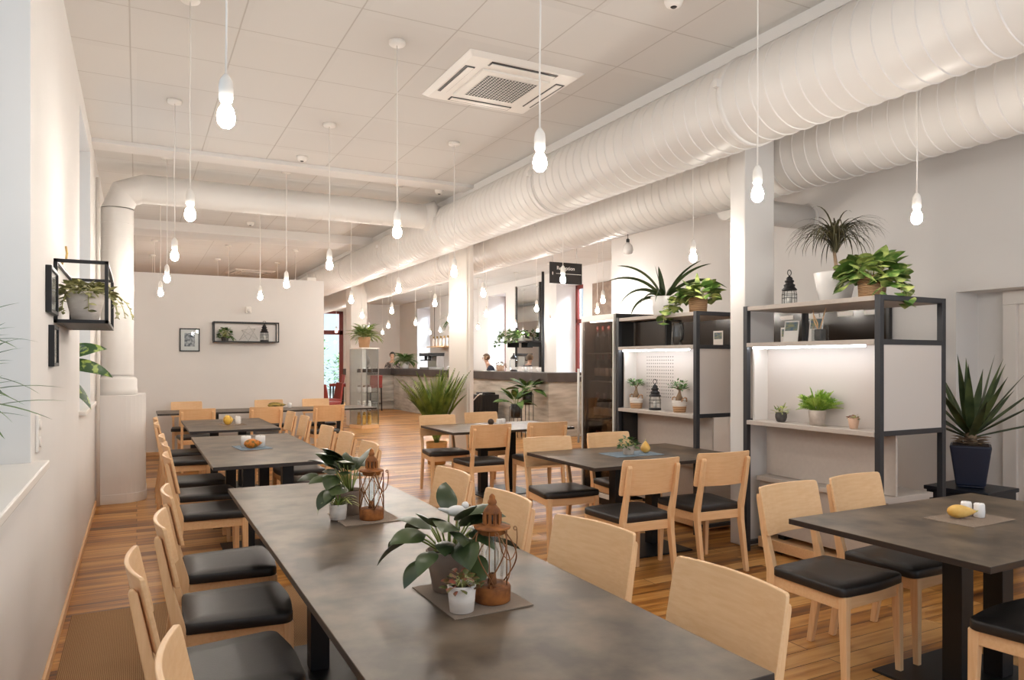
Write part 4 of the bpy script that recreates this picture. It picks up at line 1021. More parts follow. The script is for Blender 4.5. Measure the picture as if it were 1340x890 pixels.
def lantern_rust(label, loc, rz, crossed=False):
    t = thing('rusty_lantern', label, 'lantern', loc, rz, 'rusty table lanterns')
    m = MB(); m.lathe([(0.052, 0), (0.057, 0.004), (0.058, 0.045), (0.055, 0.052), (0.048, 0.05), (0.04, 0.054), (0.03, 0.053)], 32); m.build('base', 'rust', t)
    m = MB(); m.lathe([(0.016, 0.052), (0.013, 0.07), (0.012, 0.085)], 16); m.build('bulb_holder', 'rust', t)
    m = MB(); m.lathe([(0.01, 0.085), (0.014, 0.10), (0.022, 0.125), (0.022, 0.15), (0.012, 0.175), (0.002, 0.19)], 16); m.build('light_bulb', 'glass', t)
    m = MB(); m.lathe([(0.034, 0.052), (0.036, 0.12), (0.036, 0.215)], 28); m.f = m.f[:-2]; m.mi = m.mi[:-2]; m.sm = m.sm[:-2]; m.build('glass_chimney', 'glass', t)
    m = MB(); m.lathe([(0.036, 0.208), (0.042, 0.212), (0.042, 0.222), (0.057, 0.227), (0.058, 0.231), (0.054, 0.233), (0.030, 0.236), (0.027, 0.240)], 32); m.build('roof_plate', 'rust', t)
    m = MB(); n = 10
    m.lathe([(0.022, 0.238), (0.022, 0.274)], 20, mi=1)
    for k in range(n):
        a = 2 * PI * k / n; m.bar((0.0245 * math.cos(a), 0.0245 * math.sin(a), 0.24), (0.0245 * math.cos(a), 0.0245 * math.sin(a), 0.276), 0.008)
    m.lathe([(0.027, 0.272), (0.028, 0.276), (0.025, 0.284), (0.015, 0.296), (0.012, 0.300), (0.015, 0.306), (0.013, 0.313), (0.010, 0.316), (0.009, 0.326), (0.004, 0.332), (0.0005, 0.334)], 24)
    m.lathe([(0.027, 0.238), (0.027, 0.243)], 24)
    m.build('vented_cap', ['rust', 'dark_board'], t)
    m = MB()
    for k in range(4):
        a0 = PI / 2 * k
        if crossed:
            for s in (-1, 1):
                m.tube([(0.056 * math.cos(a0 + s * q * 0.785), 0.056 * math.sin(a0 + s * q * 0.785), z) for q, z in ((-1, 0.05), (-0.5, 0.09), (0, 0.135), (0.5, 0.18), (1, 0.222))], 0.0022, 6)
            m.tube([(0.057 * math.cos(a0 + 0.785), 0.057 * math.sin(a0 + 0.785), z) for z in (0.04, 0.225)], 0.002, 6)
            m.lathe([(0.001, 0), (0.007, 0.0), (0.007, 0.003), (0.001, 0.003)], 12, (0.056 * math.cos(a0), 0.056 * math.sin(a0), 0.135), mat=Matrix.Rotation(a0, 3, 'Z') @ Matrix.Rotation(PI / 2, 3, 'Y'))
        else:
            for s in (-1, 1):
                pts = []
                for j in range(15):
                    u = j / 14; rr = 0.046 + 0.03 * math.sin(PI * u) ** 0.8 if 0 < u < 1 else 0.046; a = a0 * 4 / 3 + s * 1.25 * u
                    pts.append((rr * math.cos(a), rr * math.sin(a), 0.222 - 0.168 * u))
                m.tube(pts, 0.0022, 6) if k < 3 else None
            m.tube([(p[0] * math.cos(-2 * a0) , p[1], p[2]) if False else (0.046 * math.cos(a0 + .4), 0.046 * math.sin(a0 + .4), z) for p, z in (((0, 0, 0), 0.045), ((0, 0, 0), 0.222))], 0.0018, 6)
    m.build('wire_cage', 'wire', t)
    m = MB()
    m.tube([(0.058 + 0.010 * math.sin(PI * k / 10), -0.052 * math.cos(PI * k / 10), 0.222 - 0.085 * math.sin(PI * k / 10)) for k in range(11)], 0.0017, 6)
    for s in (-1, 1): m.tube([(0.052 + 0.006 * math.cos(a * PI / 5), s * 0.052, 0.222 + 0.006 * math.sin(a * PI / 5)) for a in range(10)], 0.0015, 5, closed=True)
    m.build('carrying_handle', 'wire', t)
    return t
def mat_sheet(label, loc, rz, w_, d_, m_, group='table mats'):
    m = MB(); m.cbox(0, 0, 0.0015, w_, d_, 0.003)
    return tag(m.build('table_mat', m_, None, loc, rz), label, 'mat', group)
def gourd(label, loc, rz, L, r, m_, knob=0.55, lie=True, group='decorative gourds'):
    t = thing('gourd', label, 'gourd', loc, rz, group)
    m = MB(); n = 20; prof = []
    for i in range(15):
        u = i / 14; rr = r * (math.sin(PI * u ** 0.85) ** 0.62) * (1 - (1 - knob) * u ** 1.6) if 0 < u < 1 else 0.0008
        prof.append((rr, L * u))
    vs = []; fs = []
    for i, (rr, z) in enumerate(prof):
        for k in range(n):
            a = 2 * PI * k / n; q = rr * (1 + 0.035 * math.cos(10 * a))
            if lie: vs.append((z - L / 2, q * math.cos(a), q * math.sin(a) + r))
            else: vs.append((q * math.cos(a), q * math.sin(a), z))
    for i in range(14):
        for k in range(n): fs.append((i * n + k, i * n + (k + 1) % n, (i + 1) * n + (k + 1) % n, (i + 1) * n + k))
    m.add(vs, fs, 0, True); m.build('gourd_body', m_, t)
    m = MB()
    if lie: m.tube([(L / 2 - 0.004, 0, r), (L / 2 + 0.008, 0.003, r + 0.004)], [0.005, 0.003], 6)
    else: m.tube([(0, 0, L - 0.004), (0.003, 0, L + 0.012)], [0.005, 0.003], 6)
    m.build('stalk', 'stem_pale', t)
    return t
def shaker(label, loc, h=0.062, r=0.024, group='white table shakers', name='shaker'):
    t = thing(name, label, 'shaker', loc, 0, group)
    m = MB(); m.lathe([(r * 0.9, 0), (r, 0.004), (r * 1.04, h * 0.45), (r * 0.98, h * 0.85), (r * 0.85, h * 0.97), (r * 0.5, h)], 20); m.build('body', 'white_ceramic', t)
    m = MB()
    for k in range(3): m.lathe([(0.0015, h), (0.0015, h + 0.0006)], 6, (0.006 * math.cos(k * 2.1), 0.006 * math.sin(k * 2.1), 0))
    m.build('holes', 'dark_board', t)
    return t
def candle(label, loc, h=0.06, r=0.032, group='white candles'):
    t = thing('pillar_candle', label, 'candle', loc, 0, group)
    m = MB(); m.lathe([(r, 0), (r, h * 0.95), (r * 0.9, h), (r * 0.3, h * 0.93), (0.001, h * 0.92)], 20); m.build('wax_body', 'white_ceramic', t)
    m = MB(); m.tube([(0, 0, h * 0.9), (0.001, 0, h + 0.006)], 0.0015, 5); m.build('wick', 'dark_board', t)
    return t
TZ = 0.7505
# --- foreground table, near centrepiece
mat_sheet('woven taupe mat under the big leafy pot and rusty lantern nearest the camera', (0.945, 2.105, TZ), 0.02, 0.265, 0.34, 'mat_grey')
MZ = TZ + 0.003
t = thing('potted_philodendron', 'big dark-leaved plant in a taupe pot on the nearest table, nearer of two', 'plant', (0.905, 2.19, MZ), 0, 'leafy plants on the foreground table')
pot(t, 0.052, 0.075, 0.135, 'taupe_pot')
philo(t, 0.12, 3, 25, 0.12, 0.135, 0.082, azs=[3.3, 2.5, 1.2, 0.2, 5.4, 4.6, 4.0, 3.7, 2.9, 5.0, 5.8, 4.4, 0.9, 1.8, 3.5, 4.9, 2.2, 0.5, 5.2, 4.7, 5.5, 4.2, 5.0, 6.0, 3.9],
      els=[0.75, 1.0, 1.45, 0.95, 0.8, 0.5, 0.25, 0.05, 0.45, 0.7, 0.35, 0.95, 0.5, 0.6, 1.1, 0.1, 0.3, 0.4, 1.2, 0.8, 1.0, 0.7, 1.25, 0.7, 1.1])
t = thing('potted_succulent', 'small white pot with a red-green succulent beside the nearer lantern', 'plant', (0.862, 1.985, MZ))
pot(t, 0.036, 0.043, 0.082, 'matt_white')
bushy(t, 0.075, 8, 34, 0.045, 0.045, 0.034, 0.022, 'leaf_red', 'ovate', 0, up=0.7)
lantern_rust('rusty lantern with spiralling wire cage, nearer the camera on the nearest table', (0.985, 2.03, MZ), R(-60), False)
# --- foreground table, far centrepiece
mat_sheet('woven taupe mat under the farther lantern on the nearest table', (0.97, 3.41, TZ), 0.02, 0.27, 0.32, 'mat_grey')
t = thing('potted_philodendron', 'dark-leaved plant in a grey pot beside the farther rusty lantern', 'plant', (0.925, 3.50, MZ), 0, 'leafy plants on the foreground table')
pot(t, 0.05, 0.07, 0.12, 'taupe_pot')
philo(t, 0.11, 14, 26, 0.135, 0.14, 0.085, azs=[3.4, 2.6, 1.3, 0.8, 2.2, 4.0, 4.1, 3.8, 3.0, 4.3, 1.8, 3.7, 0.9, 1.9, 3.5, 4.2, 2.3, 3.2, 4.3, 2.9, 0.6, 1.5, 2.8, 4.0, 3.6, 1.1], els=[0.8, 1.0, 1.4, 0.9, 0.8, 0.6, 0.3, 0.2, 0.5, 0.9, 0.9, 1.3, 0.6, 0.7, 1.2, 0.4, 0.5, 1.3, 1.1, 1.2, 1.3, 1.1, 1.25, 1.4, 1.45, 1.35])
t = thing('potted_spider_plant', 'small white pot of striped spider plant at the front of the farther centrepiece', 'plant', (0.848, 3.42, TZ))
pot(t, 0.036, 0.043, 0.075, 'matt_white')
straps(t, 0.066, 21, 26, 0.12, 0.011, 'leaf_var', (0.4, 1.3), (1.2, 2.4), r0=0.02)
lantern_rust('rusty lantern with crossed wires, farther along the nearest table', (0.988, 3.345, MZ), R(-50), True)
# --- second table
mat_sheet('blue mat under the orange gourd on the second table', (0.89, 6.62, TZ), 0.1, 0.26, 0.36, 'mat_blue')
gourd('warty orange gourd in front of two white candles on the second table', (0.885, 6.53, MZ), 0.2, 0.155, 0.042, 'gourd_orange', 0.8)
candle('white candle behind the orange gourd, left of two', (0.845, 6.66, MZ), 0.095, 0.042); candle('white candle behind the orange gourd, right of two', (0.962, 6.64, MZ), 0.095, 0.042)
# --- third table
mat_sheet('taupe mat under the striped gourd on the third table', (1.0, 9.15, TZ), 0.1, 0.27, 0.34, 'mat_grey')
gourd('round yellow striped gourd on the third table', (0.955, 9.08, MZ), 0.3, 0.115, 0.058, 'gourd_stripe', 0.9)
shaker('white shaker behind the yellow striped gourd', (0.94, 9.22, MZ), 0.08, 0.03); shaker('white shaker to the right of the yellow striped gourd', (1.075, 9.19, MZ), 0.09, 0.034)
# --- partition table
gourd('long dark green striped gourd lying on the table at the back partition', (1.98, 11.92, TZ), 0.15, 0.30, 0.055, 'gourd_green', 0.5)
shaker('white shaker beside the long green gourd', (2.20, 12.05, TZ), 0.08, 0.03)
# --- near middle table
mat_sheet('blue mat under the small plant pot on the near middle table', (3.55, 4.74, TZ), -0.05, 0.44, 0.28, 'mat_blue')
t = thing('potted_ivy', 'small white pot of green leaves on the near middle table', 'plant', (3.50, 4.71, MZ))
pot(t, 0.04, 0.05, 0.07, 'stone_pot')
bushy(t, 0.065, 31, 44, 0.07, 0.075, 0.045, 0.03, 'leaf_green', 'ovate')
gourd('small upright yellow gourd beside the pot on the near middle table', (3.685, 4.73, MZ), 0.4, 0.10, 0.045, 'gourd_yellow', 0.45, False)
# --- far middle table
t = thing('pine_cone', 'small dark ball beside the white shakers on the far middle table', 'ornament', (3.70, 7.66, TZ))
m = MB(); m.ball((0, 0, 0.037), 0.037, 14, 10, sc=(1, 1, 1.0)); m.build('cone_body', 'dark_ball', t)
shaker('white shaker on the far middle table, next to the dark ball', (3.79, 7.63, TZ), 0.072, 0.03); shaker('white shaker on the far middle table, farther from the dark ball', (3.86, 7.66, TZ), 0.072, 0.03)
# --- front right table
mat_sheet('taupe mat under the gourd on the front right table', (3.51, 2.045, TZ), 0.03, 0.345, 0.235, 'mat_grey')
gourd('yellow gourd lying on the mat of the front right table', (3.478, 2.06, MZ), -0.55, 0.135, 0.034, 'gourd_yellow', 0.6)
shaker('white shaker on the front right table, behind its twin', (3.575, 2.095, MZ), 0.068, 0.024); shaker('white shaker on the front right table, in front of its twin', (3.585, 2.04, MZ), 0.068, 0.024)

# --- shelving top and bays
TOP = 1.932
lantern_black('black lantern with ring on top of the right shelving unit', (4.55, 4.03, TOP), 0.93)
t = thing('potted_dracaena', 'spiky brown-green dracaena in a white pot on top of the right shelving unit', 'plant', (4.66, 3.70, TOP))
pot(t, 0.105, 0.15, 0.235, 'white_ceramic')
m = MB(); m.tube([(0, 0, 0.18), (0.01, 0, 0.3), (0.0, 0.01, 0.42)], [0.016, 0.013, 0.011], 8); m.build('trunk', 'bark', t)
straps(t, 0.38, 41, 150, 0.44, 0.013, 'leaf_drac', (1.1, 1.57), (2.1, 3.2), r0=0.025, fold=0.2, z1=0.10)
t = thing('potted_pothos', 'variegated trailing pothos in a wicker basket on the right shelving unit', 'plant', (4.52, 3.29, TOP), 0, 'trailing plants on the shelving')
pot(t, 0.085, 0.092, 0.155, 'wicker', name='wicker_basket')
bushy(t, 0.14, 43, 70, 0.19, 0.16, 0.12, 0.13, 'leaf_pothos', 'heart', 0, lowest=0.05, trails=[(-1.6, 0.34, 2.1), (-1.2, 0.36, 2.2), (-0.7, 0.34, 2.2), (2.8, 0.30, 1.5), (-2.2, 0.25, 2.0)])
t = thing('potted_clivia', 'long arching strap-leaved plant in a white pot on the left shelving unit', 'plant', (4.58, 5.58, TOP))
pot(t, 0.10, 0.135, 0.20, 'white_ceramic')
lf = MB()
for az, el, L, dr, W in ((2.6, 1.0, 0.62, 1.5, 0.026), (2.2, 1.25, 0.62, 1.3, 0.03), (2.9, 0.75, 0.62, 2.3, 0.026), (3.3, 0.6, 0.5, 2.4, 0.026), (2.4, 0.4, 0.42, 2.0, 0.026), (1.8, 1.4, 0.36, 0.25, 0.036), (1.5, 1.42, 0.34, 0.2, 0.036), (-0.5, 1.25, 0.52, 0.9, 0.026), (-0.9, 1.15, 0.56, 1.1, 0.026), (-0.6, 0.95, 0.66, 1.7, 0.03), (-0.2, 0.5, 0.4, 1.8, 0.026), (0.6, 0.9, 0.5, 1.4, 0.026), (3.8, 0.8, 0.44, 2.1, 0.026), (-1.5, 0.8, 0.4, 1.9, 0.026)):
    lf.leaf((0.02 * math.cos(az), 0.02 * math.sin(az), 0.18), az, el, L, W * 1.6, dr, 'strap', 0.3, 12, 0, 0.7 if math.cos(az) < 0 else -0.7)
lf.build('foliage', 'leaf_strap', t)
t = thing('potted_pothos', 'bright trailing pothos in a wicker basket at the edge of the left shelving unit', 'plant', (4.46, 4.97, TOP), 0, 'trailing plants on the shelving')
pot(t, 0.075, 0.085, 0.135, 'wicker', name='wicker_basket')
bushy(t, 0.125, 47, 60, 0.16, 0.15, 0.11, 0.115, 'leaf_pothos', 'heart', 0, lowest=0.05, trails=[(2.4, 0.42, 1.9), (2.0, 0.40, 2.0), (2.8, 0.48, 2.0), (1.6, 0.3, 1.6)])
m = MB(); m.leaf((0, 0, 0.2), 1.2, 1.45, 0.17, 0.05, 0.1, 'ovate', 0.25, 8)
lfp = m.build('tall_leaf', 'leaf_pothos', t)
BAY = 1.0375
t = thing('potted_succulent', 'tiny dark grey pot with pale leaves, left in the right unit bay', 'plant', (4.37, 3.95, BAY))
pot(t, 0.03, 0.038, 0.075, 'grey_pot', prof=[(0.025, 0), (0.034, 0.008), (0.043, 0.035), (0.042, 0.06), (0.036, 0.075)])
bushy(t, 0.068, 51, 24, 0.045, 0.045, 0.05, 0.018, 'leaf_var', 'lance', 0, up=0.8)
t = thing('potted_grass_plant', 'bushy bright green grass in a pale stone pot, middle of the right unit bay', 'plant', (4.37, 3.62, BAY))
pot(t, 0.05, 0.06, 0.11, 'stone_pot')
fern(t, 0.10, 53, 80, 0.17, 'leaf_grass', 0.010, 0.034, (0.1, 0.8), (0.45, 1.55), 10, 'leaf_grass', 0.4, 0.8)
t = thing('potted_succulent', 'small blush pot with reddish succulent, right in the lit bay of the right unit', 'plant', (4.37, 3.32, BAY))
pot(t, 0.026, 0.038, 0.075, 'terracotta')
bushy(t, 0.068, 57, 20, 0.032, 0.026, 0.026, 0.02, 'leaf_red', 'ovate', 0, up=0.8)
def basket_bonsai(label, loc, seed, h, lean):
    t = thing('bonsai_basket', label, 'plant', loc, 0, 'bonsai in two-tone baskets')
    m = MB(); m.lathe([(0.05, 0), (0.055, 0.004), (0.062, 0.055)], 24); m.f = m.f[:-1]; m.mi = m.mi[:-1]; m.sm = m.sm[:-1]; b_ = m.build('basket', 'wicker', t)
    m = MB(); m.lathe([(0.062, 0.055), (0.068, 0.11), (0.064, 0.11), (0.060, 0.09)], 24); m.f = m.f[:-2]; m.mi = m.mi[:-2]; m.sm = m.sm[:-2]; m.build('basket_rim', 'wicker_white', t)
    for s in (-1, 1):
        m = MB(); m.tube([(0.062 * s, -0.03, 0.10), (0.072 * s, -0.02, 0.13), (0.074 * s, 0, 0.137), (0.072 * s, 0.02, 0.13), (0.062 * s, 0.03, 0.10)], 0.006, 6)
        m.v = [(y, x, z) for x, y, z in m.v]; m.build('handle', 'wicker', t)
    m = MB(); m.lathe([(0.001, 0.092), (0.06, 0.09)], 24); m.f = m.f[:-1]; m.mi = m.mi[:-1]; m.sm = m.sm[:-1]; m.build('soil', 'soil', t)
    bonsai(t, 0.095, seed, h, lean)
basket_bonsai('thick-rooted bonsai in a two-tone basket, left in the lit bay beside the fridge', (4.375, 5.76, BAY), 61, 0.2, 0.0)
basket_bonsai('thin-stemmed bonsai in a two-tone basket, right of the lantern in the bay', (4.375, 5.12, BAY), 67, 0.19, 0.01)
lantern_black('black lantern between two bonsai baskets in the lit bay', (4.375, 5.47, BAY), 0.95)

# --- agave on its stand
m = MB()
t = thing('plant_stand', 'low dark blue box stand under the agave by the door', 'stand', (5.62, 3.26, 0), R(4))
m.cbox(0, 0, 0.535, 0.46, 0.46, 0.03); m.build('top', 'navy_box', t, bevel=0.004)
m = MB()
m.cbox(0, 0, 0.28, 0.43, 0.43, 0.48); m.build('carcass', 'navy_box', t, bevel=0.003)
m = MB(); m.cbox(0, 0, 0.02, 0.40, 0.40, 0.04); m.build('plinth', 'dark_board', t)
t = thing('potted_agave', 'spiky dark agave in a square navy pot by the door', 'plant', (5.60, 3.25, 0.55), R(30))
square_pot(t, 0.19, 0.27, 0.32, 'navy')
lf = MB(); r_ = random.Random(71)
for i in range(24):
    az = i * 2.39996; u = i / 24
    lf.leaf((0.03 * math.cos(az), 0.03 * math.sin(az), 0.38 + 0.08 * u), az, 0.30 + 1.15 * u + r_.uniform(-.08, .08), 0.62 - 0.06 * u, 0.064, 0.12, 'agave', 0.4, 8)
lf.build('foliage', 'leaf_agave', t)
lf = MB()
for i in range(26):
    az = i * 2.39996; lf.leaf((0.03 * math.cos(az), 0.03 * math.sin(az), 0.325 + 0.02 * (i % 3)), az, 0.5, 0.11, 0.045, 0.9, 'ovate', 0.4, 5)
lf.build('dry_leaves', 'bark', t)
m = MB(); m.lathe([(0.05, 0.31), (0.045, 0.36), (0.035, 0.42), (0.01, 0.46)], 14); m.build('stem', 'bark', t)

# --- left wall plants
t = thing('potted_trailing_plant', 'white ribbed pot of trailing creeper in the left wall display frame', 'plant', (-0.255, 4.68, 1.72))
pot(t, 0.065, 0.10, 0.165, 'matt_white')
bushy(t, 0.15, 81, 130, 0.14, 0.06, 0.05, 0.033, 'leaf_ivy', 'ovate', 0.01, [(-2.4, 0.22, 2.1), (0.4, 0.3, 1.9), (-0.2, 0.26, 2.2), (0.9, 0.34, 1.7), (-1.4, 0.2, 2.4), (-2.9, 0.2, 2.4), (0.1, 0.33, 1.9)])
t = thing('potted_plant', 'green plant in a small pot inside the display frame on the back partition', 'plant', (1.28, 12.66, 1.832))
pot(t, 0.05, 0.06, 0.07, 'grey_pot')
bushy(t, 0.06, 83, 90, 0.10, 0.15, 0.06, 0.04, 'leaf_green', 'ovate', 0.02, [(0.0, 0.2, 1.6), (-0.1, 0.16, 1.8)])
lantern_black('black lantern standing in the display frame on the back partition', (1.90, 12.67, 1.832), 1.12)
t = thing('potted_dieffenbachia', 'dieffenbachia with mottled leaves on the far left window sill', 'plant', (-0.53, 6.62, 1.125))
pot(t, 0.07, 0.09, 0.15, 'white_ceramic')
m = MB(); m.tube([(0, 0, 0.12), (0.01, 0, 0.3), (0.02, 0, 0.46)], [0.014, 0.012, 0.010], 8); m.build('trunk', 'stem', t)
lf = MB()
for az, el, z, L in ((0.35, 0.55, 0.42, 0.33), (0.1, 0.05, 0.36, 0.37), (2.0, 0.8, 0.44, 0.3), (-0.9, 0.6, 0.4, 0.3), (3.0, 0.5, 0.38, 0.14), (-1.8, 0.7, 0.42, 0.28), (0.5, -0.5, 0.24, 0.34)):
    lf.leaf((0.02, 0, z), az, el, L, 0.13, 0.85, 'ovate', 0.16, 9, 0, 0.9)
lf.build('foliage', 'leaf_dieff', t)
t = thing('potted_parlour_palm', 'thin-leaved green plant at the left frame edge on the near window sill', 'plant', (-0.62, 3.0, 1.085))
pot(t, 0.08, 0.105, 0.17, 'white_ceramic')
lf = MB(); st = MB(); r_ = random.Random(91)
for sx, sy, hz in ((0, 0, 0.42), (0.03, 0.03, 0.30)):
    st.tube([(sx, sy, 0.14), (sx + 0.01, sy, hz * 0.7), (sx, sy, hz)], [0.009, 0.008, 0.007], 7)
    for i in range(40):
        az = i * 2.39996; lf.leaf((sx, sy, hz - 0.10 + 0.12 * i / 40), az, r_.uniform(-0.1, 1.2), 0.35 * r_.uniform(0.75, 1.1), 0.026, r_.uniform(0.5, 1.3), 'strap', 0.25, 9)
st.build('stems', 'stem', t); lf.build('foliage', 'leaf_green', t)
# --- palm by the far column
t = thing('potted_palm', 'large feathery palm in a woven basket beside the far column', 'plant', (3.88, 9.85, 0))
pot(t, 0.13, 0.155, 0.33, 'wicker_gold', name='wicker_basket')
fern(t, 0.28, 95, 62, 1.08, 'leaf_palm', 0.014, 0.20, (0.1, 0.7), (1.22, 1.57), 26, 'stem', 0.0, 0.9)
# --- plant stand with two black pots in front of the bar
def stand_pot(label, loc, zp, seed, group):
    t = thing('potted_zamia', label, 'plant', loc, 0, group)
    m = MB()
    for a in range(4):
        q = PI / 4 + a * PI / 2; m.tube([(0.125 * math.cos(q), 0.125 * math.sin(q), 0), (0.125 * math.cos(q), 0.125 * math.sin(q), zp + 0.2)], 0.006, 6)
    for z in (zp + 0.195, zp - 0.01): m.tube([(0.125 * math.cos(PI / 4 + a * PI / 2), 0.125 * math.sin(PI / 4 + a * PI / 2), z) for a in range(4)], 0.006, 6, closed=True)
    for a in (0, 1): m.tube([(0.125 * math.cos(PI / 4 + a * PI / 2), 0.125 * math.sin(PI / 4 + a * PI / 2), zp - 0.01), (-0.125 * math.cos(PI / 4 + a * PI / 2), -0.125 * math.sin(PI / 4 + a * PI / 2), zp - 0.01)], 0.005, 6)
    m.build('wire_stand', 'black_metal', t)
    m = MB(); m.lathe([(0.09, zp), (0.1, zp + 0.005), (0.1, zp + 0.25), (0.094, zp + 0.25), (0.09, zp + 0.22)], 24); m.build('pot', 'dark_board', t)
    philo(t, zp + 0.22, seed, 20, 0.16, 0.34, 0.12, 'leaf_green', 0.5)
stand_pot('black pot plant on a tall wire stand in front of the bar, higher of two', (6.86, 12.55, 0), 0.66, 97, 'plants on wire stands by the bar')
stand_pot('black pot plant on a shorter wire stand in front of the bar, lower of two', (6.55, 12.45, 0), 0.42, 99, 'plants on wire stands by the bar')

# --- bird pick in the near pot, flat tray and router
t = thing('bird_ornament', 'pale bird ornament on a thin stick among the leaves of the nearest plant', 'ornament', (0.925, 2.175, MZ + 0.119))
m = MB(); m.tube([(0, 0, 0), (0, 0, 0.125)], 0.0018, 6); m.build('stick', 'wire', t)
m = MB(); m.ball((0, 0, 0.140), 0.02, 16, 10, sc=(1.7, 0.85, 0.9)); m.ball((0.032, 0, 0.155), 0.0125, 12, 8)
m.tube([(-0.028, 0, 0.143), (-0.062, 0, 0.152)], [0.009, 0.004], 8); m.build('bird_body', 'bulb_off', t)
m = MB(); m.tube([(0.043, 0, 0.155), (0.055, 0, 0.153)], [0.004, 0.0006], 6); m.build('beak', 'wire', t)
t = thing('flat_tray', 'flat black tray lying on the far end of the left shelving top', 'tray', (4.50, 5.82, TOP))
m = MB(); m.cbox(0, 0, 0.006, 0.20, 0.14, 0.012); m.build('tray_base', 'dark_board', t, bevel=0.003)
m = MB(); m.cbox(-0.095, 0, 0.015, 0.01, 0.14, 0.008); m.cbox(0.095, 0, 0.015, 0.01, 0.14, 0.008); m.cbox(0, -0.065, 0.015, 0.2, 0.01, 0.008); m.cbox(0, 0.065, 0.015, 0.2, 0.01, 0.008); m.build('rim', 'dark_board', t)
t = thing('wireless_router', 'small white device on top of the right end of the back partition', 'router', (2.72, 12.9, 2.91))
m = MB(); m.cbox(0, 0, 0.03, 0.16, 0.11, 0.06); m.build('case', 'plastic', t, bevel=0.01)
m = MB()
for x in (-0.06, 0.06): m.tube([(x, 0.04, 0.05), (x, 0.045, 0.13)], 0.005, 6)
m.build('antenna', 'plastic', t)
# ------------------------------------------------------------------ bar counter
t = thing('bar_counter', 'board-marked concrete bar counter with a thick dark top', 'bar', (7.12, 12.2, 0))
m = MB(); m.box(0.06, 0.06, 0, 1.55, 0.55, 1.09); m.box(0.06, 0.55, 0, 0.55, 9.7, 1.09); m.build('concrete_front', 'concrete', t, bevel=0.004)
m = MB(); m.box(0, 0, 1.09, 1.6, 0.62, 1.275); m.box(0, 0.62, 1.09, 0.62, 9.75, 1.275); m.build('counter_top', 'bar_top', t, bevel=0.006)
m = MB(); m.box(0.30, 0.10, 0.0, 1.52, 0.14, 0.0 + 0.10); m.build('kick_board', 'dark_board', t)
t = thing('bar_wing', 'far wing of the bar with a grey top, behind the bar stool', 'bar', (5.75, 22.0, 0))
m = MB(); m.box(0.06, 0.06, 0, 2.1, 0.5, 1.08); m.build('concrete_front', 'concrete', t, bevel=0.004)
m = MB(); m.box(0, 0, 1.08, 2.15, 0.6, 1.27); m.build('counter_top', 'bar_top', t, bevel=0.006)
m = MB(); m.tube([(0.1, -0.18, 0.25), (2.0, -0.18, 0.25)], 0.022, 10)
for x in (0.3, 1.7): m.tube([(x, -0.18, 0.25), (x, 0.07, 0.25)], 0.014, 8)
m.build('foot_rail', 'steel', t)
# dark bins in front of the bar
t = thing('waste_bin', 'black ribbed bin with a pale handle standing before the bar', 'bin', (6.78, 14.3, 0))
m = MB(); m.frus((0, 0, 0), (0.36, 0.42), (0, 0, 0.78), (0.42, 0.50)); m.build('body', 'dark_board', t, bevel=0.01)
m = MB()
for k in range(7): m.cbox(-0.20, -0.2 + 0.067 * k, 0.4, 0.02, 0.012, 0.7)
for k in range(6): m.cbox(-0.165 + 0.066 * k, -0.235, 0.4, 0.012, 0.02, 0.7)
m.build('ribs', 'black_metal', t)
m = MB(); m.cbox(0, 0, 0.80, 0.30, 0.36, 0.05); m.build('lid', 'black_metal', t, bevel=0.012)
m = MB(); m.tube([(-0.235, 0.24, 0.62), (-0.25, 0.08, 0.66), (-0.25, -0.08, 0.74), (-0.235, -0.2, 0.80), (-0.2, -0.24, 0.80)], 0.012, 8); m.build('handle', 'plastic', t)
# ------------------------------------------------------------------ stools and armless chairs in oxblood leather
def make_stool(label):
    t = thing('bar_stool', label, 'stool', (0, 0, 0), 0, 'oxblood bar stools')
    m = MB(); m.cbox(0, 0, 0.74, 0.40, 0.38, 0.09); m.build('seat_cushion', 'red_leather', t, bevel=0.02)
    m = MB(); m.frus((0, -0.17, 0.78), (0.38, 0.05), (0, -0.22, 1.08), (0.38, 0.04)); m.build('backrest', 'red_leather', t, bevel=0.015)
    for sx in (-1, 1):
        for sy in (-1, 1):
            m = MB(); m.frus((sx * 0.18, sy * 0.17, 0), (0.028, 0.028), (sx * 0.165, sy * 0.155, 0.70), (0.042, 0.042)); m.build('leg', 'dark_wood', t, bevel=0.003)
    m = MB(); m.bar((-0.17, 0.16, 0.28), (0.17, 0.16, 0.28), 0.022); m.bar((-0.17, -0.16, 0.22), (0.17, -0.16, 0.22), 0.022); m.build('footrest', 'dark_wood', t)
    return t
s0 = make_stool('oxblood bar stool standing alone before the far bar wing'); s0.location = (6.42, 21.45, 0); s0.rotation_euler = (0, 0, 0)
for x, y, a, l in ((5.75, 23.4, 60, 'oxblood high stool nearest the red glass door, left of the group'), (5.95, 22.9, 80, 'oxblood high stool in the middle of the group by the red door'), (6.25, 23.9, 70, 'oxblood high stool at the back right of the group by the red door')):
    dup(s0, (x, y, 0), R(a), l)
def make_low(label):
    t = thing('lounge_chair', label, 'chair', (0, 0, 0), 0, 'oxblood lounge chairs')
    m = MB(); m.cbox(0, 0, 0.42, 0.46, 0.46, 0.12); m.build('seat_cushion', 'red_leather', t, bevel=0.025)
    m = MB(); m.frus((0, -0.2, 0.44), (0.45, 0.07), (0, -0.27, 0.92), (0.43, 0.05)); m.build('backrest', 'red_leather', t, bevel=0.02)
    for sx in (-1, 1):
        for sy in (-1, 1):
            m = MB(); m.frus((sx * 0.2, sy * 0.19, 0), (0.028, 0.028), (sx * 0.19, sy * 0.18, 0.37), (0.04, 0.04)); m.build('leg', 'dark_wood', t, bevel=0.003)
    return t
